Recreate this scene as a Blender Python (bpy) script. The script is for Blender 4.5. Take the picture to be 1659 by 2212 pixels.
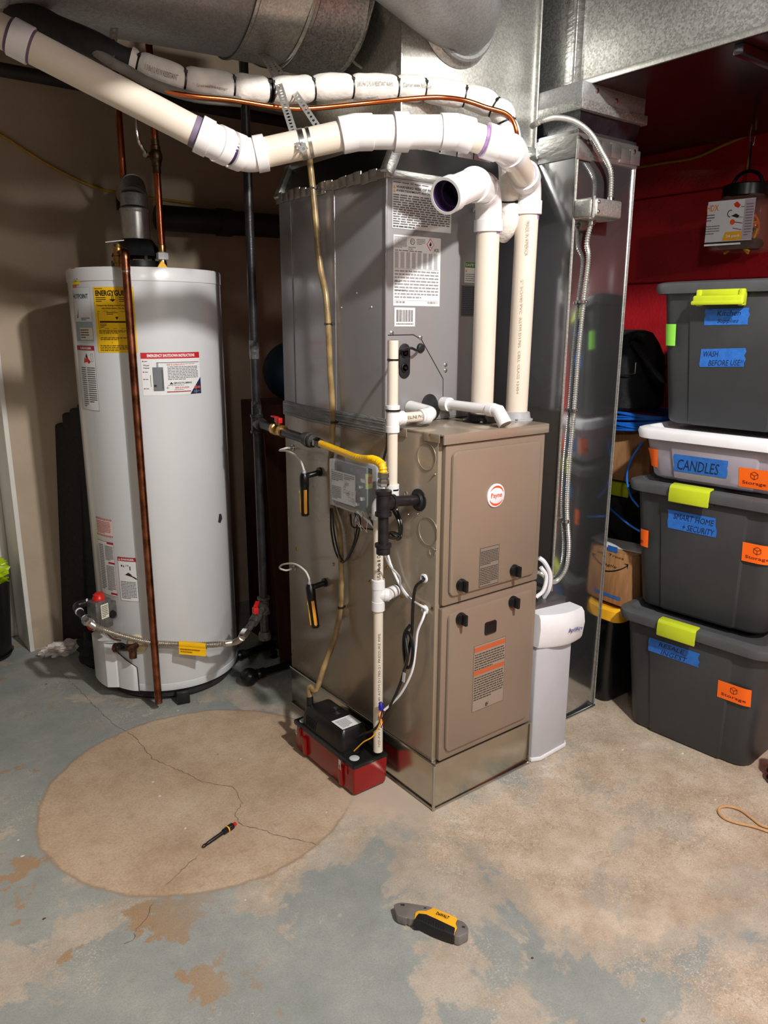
import bpy, bmesh, math, random
import numpy as np
from mathutils import Vector, Matrix
random.seed(7)
for o in list(bpy.data.objects): bpy.data.objects.remove(o)
SC = bpy.context.scene
COL = SC.collection
pi = math.pi
# ---------------------------------------------------------------- camera
YAW, PITCH, ROLL = 0.652740573, 0.244116280, 0.00354286
FPX = 1631.69789
CAM = Vector((-1.20612759, -1.35186399, 1.28677943))
cy, sy, cp, sp = math.cos(YAW), math.sin(YAW), math.cos(PITCH), math.sin(PITCH)
FW = Vector((sy*cp, cy*cp, -sp)); r0 = Vector((cy, -sy, 0)); u0 = r0.cross(FW)
RT = r0*math.cos(ROLL)+u0*math.sin(ROLL); UP = -r0*math.sin(ROLL)+u0*math.cos(ROLL)
cd = bpy.data.cameras.new('camera'); cam = bpy.data.objects.new('camera', cd); COL.objects.link(cam)
cd.sensor_fit = 'HORIZONTAL'; cd.sensor_width = 36; cd.lens = FPX*36/1659
cd.clip_start = .02
m = Matrix((RT, UP, -FW)).transposed().to_4x4(); m.translation = CAM; cam.matrix_world = m
SC.camera = cam
# ---------------------------------------------------------------- world, lights, exposure
w = bpy.data.worlds.new('world'); SC.world = w; w.use_nodes = True
w.node_tree.nodes['Background'].inputs[0].default_value = (.5, .5, .5, 1)
w.node_tree.nodes['Background'].inputs[1].default_value = 0.02
SC.view_settings.view_transform = 'Standard'; SC.view_settings.look = 'None'
SC.view_settings.gamma = 1; SC.view_settings.use_curve_mapping = False
SC.view_settings.exposure = 0.46
def lamp(name, loc, power, col, r):
    l = bpy.data.lights.new(name, 'POINT'); l.energy = power; l.color = col; l.shadow_soft_size = r
    o = bpy.data.objects.new(name, l); COL.objects.link(o); o.location = loc; return o
lamp('ceiling_bulb_light', (-.22, -1.58, 2.36), 172, (1, .975, .94), .05)
lamp('left_bulb_light', (-1.55, -1.8, 2.14), 26, (1, .965, .93), .05)
lamp('room_fill_light', (-.35, -2.9, 2.14), 48, (1, .965, .93), .06)  # added fill behind the camera, no bulb known there
lamp('hall_bulb_light', (-1.55, 2.3, 2.05), 58, (1, .84, .66), .05)

# ---------------------------------------------------------------- points seen in the photograph, on known planes
def ray(x, y): return FW + RT*((x-829.5)/FPX) - UP*((y-1106)/FPX)
def PX(x, y, X): d = ray(x, y); return CAM + d*((X-CAM.x)/d.x)
def PY(x, y, Y): d = ray(x, y); return CAM + d*((Y-CAM.y)/d.y)
def PZ(x, y, Z=0): d = ray(x, y); return CAM + d*((Z-CAM.z)/d.z)
def PD(x, y, D): return CAM + ray(x, y)*D
V = Vector
# ---------------------------------------------------------------- materials
def lin(c): return tuple(((v/255)/12.92 if v/255 <= .04045 else ((v/255+.055)/1.055)**2.4) for v in c)
MATS = {}
def nt(name):
    m = bpy.data.materials.new(name); m.use_nodes = True; n = m.node_tree
    return m, n, n.nodes['Principled BSDF']
def mat(name, rgb, rough=.5, metal=0, var=.06, scale=30, bump=0, bscale=None, spec=.5, trans=0, alpha=1, coat=0, ior=1.45, emit=0, rvar=0, stretch=None, rgb2=None, sss=0):
    """procedural: noise-driven colour variation, roughness variation and fine relief"""
    if name in MATS: return MATS[name]
    m, n, b = nt(name)
    c = lin(rgb); c2 = lin(rgb2) if rgb2 else tuple(max(0, v*(1-var*2.2)) for v in c)
    tc = n.nodes.new('ShaderNodeTexCoord'); mp = n.nodes.new('ShaderNodeMapping')
    n.links.new(tc.outputs['Object'], mp.inputs[0])
    if stretch: mp.inputs['Scale'].default_value = stretch
    ns = n.nodes.new('ShaderNodeTexNoise'); ns.inputs['Scale'].default_value = scale; ns.inputs['Detail'].default_value = 4
    n.links.new(mp.outputs[0], ns.inputs['Vector'])
    cr = n.nodes.new('ShaderNodeValToRGB'); cr.color_ramp.elements[0].position = .35; cr.color_ramp.elements[1].position = .65
    cr.color_ramp.elements[0].color = (*c2, 1); cr.color_ramp.elements[1].color = (*c, 1)
    n.links.new(ns.outputs['Fac'], cr.inputs[0]); n.links.new(cr.outputs[0], b.inputs['Base Color'])
    b.inputs['Roughness'].default_value = rough; b.inputs['Metallic'].default_value = metal
    b.inputs['Specular IOR Level'].default_value = spec; b.inputs['IOR'].default_value = ior
    b.inputs['Transmission Weight'].default_value = trans; b.inputs['Alpha'].default_value = alpha
    b.inputs['Coat Weight'].default_value = coat; b.inputs['Coat Roughness'].default_value = .12
    if sss: b.inputs['Subsurface Weight'].default_value = sss; b.inputs['Subsurface Radius'].default_value = (.01, .01, .01)
    if emit: b.inputs['Emission Color'].default_value = (*c, 1); b.inputs['Emission Strength'].default_value = emit
    if rvar:
        mr = n.nodes.new('ShaderNodeMapRange'); mr.inputs['To Min'].default_value = max(.02, rough-rvar); mr.inputs['To Max'].default_value = rough+rvar
        n.links.new(ns.outputs['Fac'], mr.inputs['Value']); n.links.new(mr.outputs[0], b.inputs['Roughness'])
    if bump:
        n2 = n.nodes.new('ShaderNodeTexNoise'); n2.inputs['Scale'].default_value = bscale or scale*4; n2.inputs['Detail'].default_value = 3
        n.links.new(mp.outputs[0], n2.inputs['Vector'])
        bp = n.nodes.new('ShaderNodeBump'); bp.inputs['Strength'].default_value = bump; bp.inputs['Distance'].default_value = .004
        n.links.new(n2.outputs['Fac'], bp.inputs['Height']); n.links.new(bp.outputs[0], b.inputs['Normal'])
    MATS[name] = m; return m
def spangle(name, rgb, rough, contrast=.35, scale=130, bump=.02, metal=.8):
    """galvanised sheet: crystalline spangle cells vary the colour and the gloss"""
    if name in MATS: return MATS[name]
    m, n, b = nt(name)
    tc = n.nodes.new('ShaderNodeTexCoord'); vo = n.nodes.new('ShaderNodeTexVoronoi'); vo.inputs['Scale'].default_value = scale
    ns = n.nodes.new('ShaderNodeTexNoise'); ns.inputs['Scale'].default_value = 5; ns.inputs['Detail'].default_value = 5
    n.links.new(tc.outputs['Object'], vo.inputs['Vector']); n.links.new(tc.outputs['Object'], ns.inputs['Vector'])
    sp_ = n.nodes.new('ShaderNodeSeparateColor'); n.links.new(vo.outputs['Color'], sp_.inputs[0])
    c = lin(rgb)
    cr = n.nodes.new('ShaderNodeValToRGB'); cr.color_ramp.elements[0].color = (*[v*(1-contrast) for v in c], 1)
    cr.color_ramp.elements[1].color = (*[min(1, v*(1+contrast*.6)) for v in c], 1)
    n.links.new(sp_.outputs[0], cr.inputs[0]); n.links.new(cr.outputs[0], b.inputs['Base Color'])
    ma = n.nodes.new('ShaderNodeMath'); ma.operation = 'MULTIPLY_ADD'; ma.inputs[1].default_value = .22; ma.inputs[2].default_value = rough-.06
    n.links.new(ns.outputs['Fac'], ma.inputs[0]); n.links.new(ma.outputs[0], b.inputs['Roughness'])
    b.inputs['Metallic'].default_value = metal
    n3 = n.nodes.new('ShaderNodeTexNoise'); n3.inputs['Scale'].default_value = 7; n.links.new(tc.outputs['Object'], n3.inputs['Vector'])
    bp = n.nodes.new('ShaderNodeBump'); bp.inputs['Strength'].default_value = bump*8; bp.inputs['Distance'].default_value = .006
    n.links.new(n3.outputs['Fac'], bp.inputs['Height']); n.links.new(bp.outputs[0], b.inputs['Normal'])
    MATS[name] = m; return m
def ink(rgb, rough=.6):
    return mat('ink_%d_%d_%d' % rgb, rgb, rough, var=.02, scale=200)
taupe = mat('taupe_painted_steel', (158, 144, 126), .27, .3, .04, 3, .03, 300, coat=.35, rvar=.05)
doorm = mat('taupe_door_steel', (146, 130, 113), .42, .25, .03, 3, .04, 400, coat=.1)
greyp = mat('grey_coil_cabinet_steel', (160, 158, 162), .26, .3, .04, 2.5, .03, 300, coat=.35, rvar=.06)
greyf = mat('grey_coil_front_steel', (146, 144, 145), .42, .25, .04, 2.5, .03, 300)
galv = spangle('galvanised_steel', (182, 182, 178), .38, .35, 230)
galv2 = spangle('bright_galvanised_steel', (200, 200, 194), .3, .22, 240, .05)
galvd = spangle('dull_galvanised_steel', (162, 163, 163), .42, .16, 240, metal=.65)
mirror = mat('smooth_galvanised_steel', (186, 188, 190), .12, .95, .05, 4, .05, 9, rvar=.05)
plinthm = mat('plinth_galvanised_steel', (196, 192, 180), .2, 1, .06, 9, .04, 12, rvar=.05)
foil = mat('foil_tape', (190, 190, 188), .34, .9, .1, 18, .35, 40, stretch=(1, 1, 3))
mastic = mat('grey_duct_sealant', (146, 148, 150), .45, .3, .12, 25, 1.0, 60, stretch=(1, 1, 6))
pvc = mat('white_pvc_pipe', (222, 210, 194), .32, 0, .02, 6, coat=.1)
pvcf = mat('white_pvc_fitting', (228, 226, 226), .26, 0, .01, 20, coat=.2)
purple = mat('purple_primer', (176, 130, 200), .5, 0, .2, 60)
darkpurple = mat('dark_purple_primer', (60, 38, 80), .5, 0, .2, 40)
white_en = mat('white_enamel_steel', (216, 218, 220), .24, .05, .025, 2, .04, 4, coat=.3)
white_en2 = mat('white_enamel_cap', (220, 220, 221), .28, .05, .02, 8, coat=.3)
copper = mat('copper_pipe', (196, 108, 72), .24, 1, .22, 22, rvar=.1)
coppero = mat('aged_copper', (168, 104, 76), .3, 1, .28, 30, rvar=.12)
brass = mat('brass', (190, 150, 90), .3, 1, .15, 40)
bronze = mat('old_bronze', (126, 88, 66), .42, .9, .25, 60)
steel = mat('chrome_steel', (200, 200, 200), .2, 1, .08, 40)
iron = mat('black_iron_pipe', (52, 50, 52), .34, .5, .2, 40, .15, 200)
ironw = mat('worn_iron_fitting', (92, 88, 84), .48, .6, .3, 60, .4, 160)
black = mat('black_plastic', (22, 22, 23), .32, 0, .1, 40)
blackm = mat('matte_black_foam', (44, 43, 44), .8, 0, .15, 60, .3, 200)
blackr = mat('black_rubber', (28, 28, 30), .5, 0, .15, 50)
zipm = mat('black_nylon_tie', (18, 18, 18), .4)
foam = mat('white_pipe_insulation', (232, 226, 218), .6, 0, .05, 40, .5, 90)
yellowf = mat('yellow_coated_flex', (246, 190, 12), .28, 0, .05, 30, coat=.4)
yelp = mat('yellow_plastic', (246, 182, 40), .35, 0, .03, 30)
orng = mat('amber_rubber', (238, 160, 40), .4, 0, .03, 30)
redp = mat('red_plastic', (200, 30, 28), .35, 0, .05, 30)
redt = mat('red_tank_plastic', (146, 9, 9), .25, 0, .08, 20, coat=.1)
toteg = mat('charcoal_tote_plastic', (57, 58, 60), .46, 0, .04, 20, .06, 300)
toted = mat('charcoal_lid_plastic', (80, 81, 83), .5, 0, .06, 24, .06, 300)
lime = mat('lime_green_latch', (190, 204, 40), .35, 0, .03, 30)
clearp = mat('frosted_clear_plastic', (214, 206, 220), .28, 0, .02, 20, alpha=.62, trans=.2)
whitelid = mat('white_lid_plastic', (240, 240, 244), .35, 0, .02, 20)
glass = mat('clear_plastic_shell', (235, 240, 245), .06, 0, .01, 20, alpha=.22, spec=.9)
amber = mat('clear_jar_plastic', (200, 170, 150), .05, 0, .01, 20, alpha=.15, spec=.9)
tape_b = mat('blue_masking_tape', (44, 112, 202), .6, 0, .08, 70, .3, 400)
orange_l = mat('orange_sticker', (255, 108, 14), .55, 0, .02, 30)
green_l = mat('green_sticker', (150, 236, 80), .55, 0, .02, 30)
card = mat('cardboard', (176, 128, 84), .8, 0, .12, 14, .3, 160, stretch=(6, 6, 1))
cardd = mat('brown_board', (96, 62, 44), .7, 0, .15, 12, .2, 90)
paper = mat('white_paper', (232, 232, 234), .6, 0, .02, 60)
lgrey = mat('light_grey_plastic', (186, 186, 192), .4, 0, .02, 30)
wplast = mat('white_plastic', (232, 232, 236), .35, 0, .02, 30)
tubec = mat('translucent_tube', (226, 224, 214), .25, 0, .03, 30, alpha=.85)
tan = mat('aged_vinyl_tube', (166, 138, 92), .3, 0, .25, 24, coat=.3)
strapm = mat('zinc_strap', (196, 196, 192), .35, .6, .08, 60)
rope = mat('braided_steel', (214, 212, 206), .3, 1, .1, 80)
bluec = mat('blue_cable', (30, 104, 200), .4, 0, .05, 50)
cabt = mat('tan_cord', (206, 160, 112), .5, 0, .06, 80)
romex = mat('yellow_cable', (184, 142, 54), .5, 0, .1, 60)
beigew = mat('beige_painted_wall', (178, 160, 138), .62, 0, .05, 6, .25, 90)
redw = mat('red_painted_block', (184, 32, 42), .36, 0, .06, 10, .45, 90, coat=.15)
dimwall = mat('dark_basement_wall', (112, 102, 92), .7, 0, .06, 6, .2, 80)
trimw = mat('white_trim_paint', (226, 222, 214), .45, 0, .03, 12)
ceilm = mat('dark_joist_wood', (62, 52, 44), .8, 0, .25, 9, .3, 60)
fabric = mat('black_nylon_fabric', (34, 34, 37), .75, 0, .2, 60, .6, 300)
greenbag = mat('green_plastic_bag', (186, 214, 20), .3, 0, .08, 30, trans=0, alpha=.93)
tissue = mat('crumpled_tissue', (214, 204, 196), .8, 0, .06, 30)
# ---------------------------------------------------------------- mesh toolkit
def wloc(o):
    v = Vector((0, 0, 0))
    while o is not None: v += o.location; o = o.parent
    return v
def spline(pts, n=8):
    pts = [Vector(p) for p in pts]; P = [pts[0]*2-pts[1]]+pts+[pts[-1]*2-pts[-2]]; out = []
    for i in range(1, len(P)-2):
        a, b, c, d = P[i-1:i+3]
        for k in range(n):
            t = k/n; out.append(.5*((2*b)+(c-a)*t+(2*a-5*b+4*c-d)*t*t+(3*b-a-3*c+d)*t**3))
    return out+[pts[-1]]
def resample(path, step):
    path = [Vector(p) for p in path]; L = [0]
    for a, b in zip(path, path[1:]): L.append(L[-1]+(b-a).length)
    n = max(2, int(L[-1]/step)); out = []; j = 0
    for i in range(n+1):
        s = L[-1]*i/n
        while j < len(L)-2 and L[j+1] < s: j += 1
        f = (s-L[j])/max(1e-9, L[j+1]-L[j]); out.append(path[j].lerp(path[j+1], f))
    return out
def rounded(pts, R, n=8):
    pts = [Vector(p) for p in pts]; out = [pts[0]]; arcs = []
    for i in range(1, len(pts)-1):
        a, b, c = pts[i-1:i+2]; d1 = (a-b).normalized(); d2 = (c-b).normalized()
        ang = d1.angle(d2); t = min(R/math.tan(ang/2), (a-b).length*.48, (c-b).length*.48)
        s, e = b+d1*t, b+d2*t; arc = [(s*(1-k/n)**2 + b*2*(k/n)*(1-k/n) + e*(k/n)**2) for k in range(n+1)]
        arcs.append(arc); out += arc
    out.append(pts[-1]); return out, arcs
class M:
    def __init__(s): s.v = []; s.f = []; s.m = []; s.mats = []
    def mi(s, m):
        if m not in s.mats: s.mats.append(m)
        return s.mats.index(m)
    def add(s, vs, fs, m):
        k = len(s.v); i = s.mi(m); s.v += [Vector(p) for p in vs]
        for f in fs: s.f.append([k+a for a in f]); s.m.append(i)
        return s
    def box(s, lo, hi, m, bev=0, seg=2, rot=None, piv=None, z=0):
        lo, hi = Vector(lo), Vector(hi); bm = bmesh.new(); bmesh.ops.create_cube(bm, size=1)
        c = (lo+hi)/2; d = hi-lo
        for v in bm.verts: v.co = Vector((v.co.x*d.x, v.co.y*d.y, v.co.z*d.z))+c
        return s.bm(bm, m, bev, seg, rot, piv)
    def bm(s, bm, m, bev=0, seg=2, rot=None, piv=None):
        if bev: bmesh.ops.bevel(bm, geom=[e for e in bm.edges if e.calc_face_angle(0) > .5], offset=bev, segments=seg, affect='EDGES', profile=.5)
        bm.verts.index_update(); vs = [v.co.copy() for v in bm.verts]
        if rot is not None:
            R = rot.to_3x3() if hasattr(rot, 'to_3x3') else rot; pv = Vector(piv) if piv is not None else Vector()
            vs = [R@(v-pv)+pv for v in vs]
        s.add(vs, [[v.index for v in f.verts] for f in bm.faces], m); bm.free(); return s
    def obox(s, c, X, Y, Z, m, bev=0, seg=2):
        """box with half-axes X Y Z"""
        bm = bmesh.new(); bmesh.ops.create_cube(bm, size=2); c = Vector(c)
        for v in bm.verts: v.co = c+Vector(X)*v.co.x+Vector(Y)*v.co.y+Vector(Z)*v.co.z
        bmesh.ops.recalc_face_normals(bm, faces=bm.faces)
        return s.bm(bm, m, bev, seg)
    def tube(s, path, r, m, seg=14, cap=True, hole=0):
        path = [Vector(p) for p in path]
        q = [path[0]]
        for p in path[1:]:
            if (p-q[-1]).length > 1e-6: q.append(p)
        path = q; n = len(path); rs = r if isinstance(r, (list, tuple)) else [r]*n
        if len(rs) != n: rs = [rs[min(i, len(rs)-1)] for i in range(n)]
        T = [(path[min(i+1, n-1)]-path[max(i-1, 0)]).normalized() for i in range(n)]
        a = Vector((0, 0, 1)) if abs(T[0].z) < .9 else Vector((1, 0, 0)); N = T[0].cross(a).normalized()
        vs = []; fs = []
        for i in range(n):
            N = (N-T[i]*N.dot(T[i])).normalized(); B = T[i].cross(N)
            for k in range(seg):
                t = 2*pi*k/seg; vs.append(path[i]+(N*math.cos(t)+B*math.sin(t))*rs[i])
        for i in range(n-1):
            for k in range(seg): k2 = (k+1) % seg; fs.append([i*seg+k, i*seg+k2, (i+1)*seg+k2, (i+1)*seg+k])
        if cap: fs.append([k for k in range(seg)][::-1]); fs.append([(n-1)*seg+k for k in range(seg)])
        return s.add(vs, fs, m)
    def cyl(s, a, b, r, m, seg=20, r2=None): return s.tube([a, b], [r, r if r2 is None else r2], m, seg)
    def lathe(s, prof, c, m, seg=48, axis=(0, 0, 1), close=True):
        """prof: (radius, height) from c along axis"""
        ax = Vector(axis).normalized(); a = Vector((1, 0, 0)) if abs(ax.x) < .9 else Vector((0, 1, 0))
        N = ax.cross(a).normalized(); B = ax.cross(N); c = Vector(c); vs = []; fs = []
        for r, h in prof:
            for k in range(seg): t = 2*pi*k/seg; vs.append(c+ax*h+(N*math.cos(t)+B*math.sin(t))*r)
        n = len(prof)
        for i in range(n-1):
            for k in range(seg): k2 = (k+1) % seg; fs.append([i*seg+k, i*seg+k2, (i+1)*seg+k2, (i+1)*seg+k])
        if close:
            if prof[0][0] > 1e-4: fs.append([k for k in range(seg)][::-1])
            if prof[-1][0] > 1e-4: fs.append([(n-1)*seg+k for k in range(seg)])
        return s.add(vs, fs, m)
    def prism(s, poly, o, U, W, N, h, m, bev=0):
        """2-D polygon (u,w) at o, extruded along N by h"""
        bm = bmesh.new(); o, U, W, N = map(Vector, (o, U, W, N))
        a = [bm.verts.new(o+U*p[0]+W*p[1]) for p in poly]; b = [bm.verts.new(o+U*p[0]+W*p[1]+N*h) for p in poly]
        bm.faces.new(a); bm.faces.new(b[::-1]); n = len(poly)
        for i in range(n): j = (i+1) % n; bm.faces.new([a[i], b[i], b[j], a[j]])
        bmesh.ops.recalc_face_normals(bm, faces=bm.faces)
        return s.bm(bm, m, bev, 2)
    def loft(s, rings, m, cap=True):
        n = len(rings[0]); vs = [p for r in rings for p in r]; fs = []
        for i in range(len(rings)-1):
            for k in range(n): k2 = (k+1) % n; fs.append([i*n+k, i*n+k2, (i+1)*n+k2, (i+1)*n+k])
        if cap: fs.append(list(range(n))[::-1]); fs.append([(len(rings)-1)*n+k for k in range(n)])
        return s.add(vs, fs, m)
    def sphere(s, c, r, m, seg=20, sc=(1, 1, 1)):
        bm = bmesh.new(); bmesh.ops.create_uvsphere(bm, u_segments=seg, v_segments=seg//2+2, radius=r); c = Vector(c)
        for v in bm.verts: v.co = Vector((v.co.x*sc[0], v.co.y*sc[1], v.co.z*sc[2]))+c
        return s.bm(bm, m)
    def blob(s, c, r, m, amp=.3, fr=6, sub=4, sc=(1, 1, 1), seed=0):
        from mathutils import noise
        bm = bmesh.new(); bmesh.ops.create_icosphere(bm, subdivisions=sub, radius=1); c = Vector(c)
        for v in bm.verts:
            d = v.co.normalized(); k = 1+amp*(noise.ridged_multi_fractal(d*fr*.3+Vector((seed, 0, 0)), 1, 2, 3, 1, 2)-1)
            v.co = Vector((d.x*sc[0], d.y*sc[1], d.z*sc[2]))*r*k+c
        return s.bm(bm, m)
    def obj(s, name, parent=None, label=None, cat=None, group=None, kind=None, sharp=35, solid=0):
        me = bpy.data.meshes.new(name)
        if parent is None:
            lo = Vector((min(v.x for v in s.v), min(v.y for v in s.v), min(v.z for v in s.v))); hi = Vector((max(v.x for v in s.v), max(v.y for v in s.v), max(v.z for v in s.v)))
            off = Vector(((lo.x+hi.x)/2, (lo.y+hi.y)/2, lo.z))
        else: off = wloc(parent)
        me.from_pydata([v-off for v in s.v], [], s.f)
        for mm in s.mats: me.materials.append(mm)
        me.polygons.foreach_set('material_index', s.m); me.polygons.foreach_set('use_smooth', [True]*len(s.f))
        me.update(); me.validate()
        me.set_sharp_from_angle(angle=math.radians(sharp))
        o = bpy.data.objects.new(name, me); COL.objects.link(o)
        if parent is None: o.location = off
        else: o.parent = parent
        if solid:
            md = o.modifiers.new('thickness', 'SOLIDIFY'); md.thickness = solid; md.offset = 0
        tag(o, label, cat, group, kind); return o
def tag(o, label=None, cat=None, group=None, kind=None):
    if label: o['label'] = label
    if cat: o['category'] = cat
    if group: o['group'] = group
    if kind: o['kind'] = kind
    return o
def thing(name, label, cat, loc=(0, 0, 0), group=None):
    o = bpy.data.objects.new(name, None); o.empty_display_size = .05; COL.objects.link(o); o.location = Vector(loc); return tag(o, label, cat, group)
def dup(root, loc=None, rz=None, label=None, group=None):
    r = root.copy(); COL.objects.link(r)
    if loc is not None: r.location = loc
    if rz is not None: r.rotation_euler.z = rz
    if label: r['label'] = label
    if group: r['group'] = group
    for ch in list(root.children):
        c = ch.copy(); COL.objects.link(c); c.parent = r
        for g in list(ch.children): d = g.copy(); COL.objects.link(d); d.parent = c
    return r
# flat print: stickers, tape, lettering
TXT = {}
def textmesh(s, bold=0, shear=0):
    k = (s, bold, shear)
    if k in TXT: return TXT[k]
    cu = bpy.data.curves.new('t', 'FONT'); cu.body = s; cu.size = 1; cu.offset = bold; cu.shear = shear; cu.resolution_u = 2; cu.fill_mode = 'FRONT'
    o = bpy.data.objects.new('t', cu); COL.objects.link(o); dg = bpy.context.evaluated_depsgraph_get(); dg.update()
    me = o.evaluated_get(dg).to_mesh(); vs = [(v.co.x, v.co.y) for v in me.vertices]; fs = [list(p.vertices) for p in me.polygons]
    o.evaluated_get(dg).to_mesh_clear(); bpy.data.objects.remove(o); bpy.data.curves.remove(cu)
    if vs:
        x0 = min(v[0] for v in vs); x1 = max(v[0] for v in vs); y0 = min(v[1] for v in vs); y1 = max(v[1] for v in vs)
    else: x0 = x1 = y0 = y1 = 0
    TXT[k] = (vs, fs, x0, x1, y0, y1); return TXT[k]
class Lab(M):
    def __init__(s, fn, lift=.0006): super().__init__(); s.fn = fn; s.lift = lift
    def P(s, u, v, l): return s.fn(u, v, s.lift+l*.0003)
    def rect(s, u0, v0, u1, v1, m, l=0, nu=1):
        if isinstance(m, tuple): m = ink(m)
        vs = []; fs = []
        for i in range(nu+1): u = u0+(u1-u0)*i/nu; vs += [s.P(u, v0, l), s.P(u, v1, l)]
        for i in range(nu): fs.append([2*i, 2*i+2, 2*i+3, 2*i+1])
        return s.add(vs, fs, m)
    def poly(s, pts, m, l=1):
        if isinstance(m, tuple): m = ink(m)
        return s.add([s.P(u, v, l) for u, v in pts], [list(range(len(pts)))], m)
    def text(s, t, u, v, w, h, m=(20, 20, 20), l=2, bold=0, shear=0, rot=0):
        """fit text t into the box with lower left u,v and size w,h"""
        if isinstance(m, tuple): m = ink(m)
        vs, fs, x0, x1, y0, y1 = textmesh(t, bold, shear)
        if not vs: return s
        cr, sr = math.cos(rot), math.sin(rot); out = []
        for x, y in vs:
            a = (x-x0)/(x1-x0)*w; b = (y-y0)/max(.05, (y1-y0))*h; out.append(s.P(u+a*cr-b*sr, v+a*sr+b*cr, l))
        return s.add(out, fs, m)
    def lines(s, u0, u1, v0, v1, n, m=(70, 70, 72), l=2, fill=.42, last=.6):
        """small print too fine to read: rows of word-length strokes"""
        if isinstance(m, tuple): m = ink(m)
        H = (v1-v0)/n
        for i in range(n):
            v = v1-(i+.5)*H; u = u0; e = u1 if i < n-1 else u0+(u1-u0)*last
            while u < e-(u1-u0)*.02:
                q = min(random.uniform(.04, .13)*(u1-u0), e-u); s.rect(u, v-H*fill/2, u+q, v+H*fill/2, m, l); u += q+(u1-u0)*.018
        return s
    def frame(s, u0, v0, u1, v1, t, m, l=1):
        s.rect(u0, v0, u1, v0+t, m, l, 4); s.rect(u0, v1-t, u1, v1, m, l, 4); s.rect(u0, v0, u0+t, v1, m, l); s.rect(u1-t, v0, u1, v1, m, l); return s
def planef(o, U, W, N):
    o, U, W, N = map(Vector, (o, U, W, N)); return lambda u, v, d: o+U*u+W*v+N*d
def labX(x, tl, br, lift=.0006):
    """label on a face looking towards -X, from its photo corners: returns Lab, width, height"""
    a, b = PX(*tl, x), PX(*br, x); return Lab(planef((x, a.y, b.z), (0, -1, 0), (0, 0, 1), (-1, 0, 0)), lift), a.y-b.y, a.z-b.z
def labY(y, tl, br, lift=.0006):
    a, b = PY(*tl, y), PY(*br, y); return Lab(planef((a.x, y, b.z), (1, 0, 0), (0, 0, 1), (0, -1, 0)), lift), b.x-a.x, a.z-b.z
def wrapf(path_a, path_b, r, ang=0):
    """print along a pipe from a to b, wrapped: u along, v around"""
    a, b = Vector(path_a), Vector(path_b); T = (b-a).normalized(); tocam = (CAM-(a+b)/2); N = (tocam-T*tocam.dot(T)).normalized(); B = N.cross(T)
    def f(u, v, d):
        t = v/r+ang; return a+T*u+(N*math.cos(t)+B*math.sin(t))*(r+d)
    return f
def screw(m, p, n, r=.004, mt=None):
    p, n = Vector(p), Vector(n); m.tube([p, p+n*.002, p+n*.004], [r*1.35, r*1.3, r*.6], mt or brass, 8)
def perf_strap(path, side, w, m, M_, pitch=.02):
    """perforated hanger strap: a band of cells each with a real hole"""
    P = resample(path, pitch); side = Vector(side).normalized()
    for a, b in zip(P, P[1:]):
        T = b-a; c = (a+b)/2; S = (side-T.normalized()*side.dot(T.normalized())).normalized()*w/2; hs = .38
        outer = [a-S, a+S, b+S, b-S]
        inner = []
        for k in range(8): t = 2*pi*k/8+pi/8; inner.append(c+T*.30*math.sin(t)*.9+S*.36*math.cos(t))
        o8 = [c+S, c+S+T*.5, c+T*.5, c-S+T*.5, c-S, c-S-T*.5, c-T*.5, c+S-T*.5]
        i8 = [c+T*.27*math.sin(2*pi*k/8)+S*.42*math.cos(2*pi*k/8) for k in range(8)]
        M_.add(o8+i8, [[k, (k+1) % 8, 8+(k+1) % 8, 8+k] for k in range(8)], m)
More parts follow.
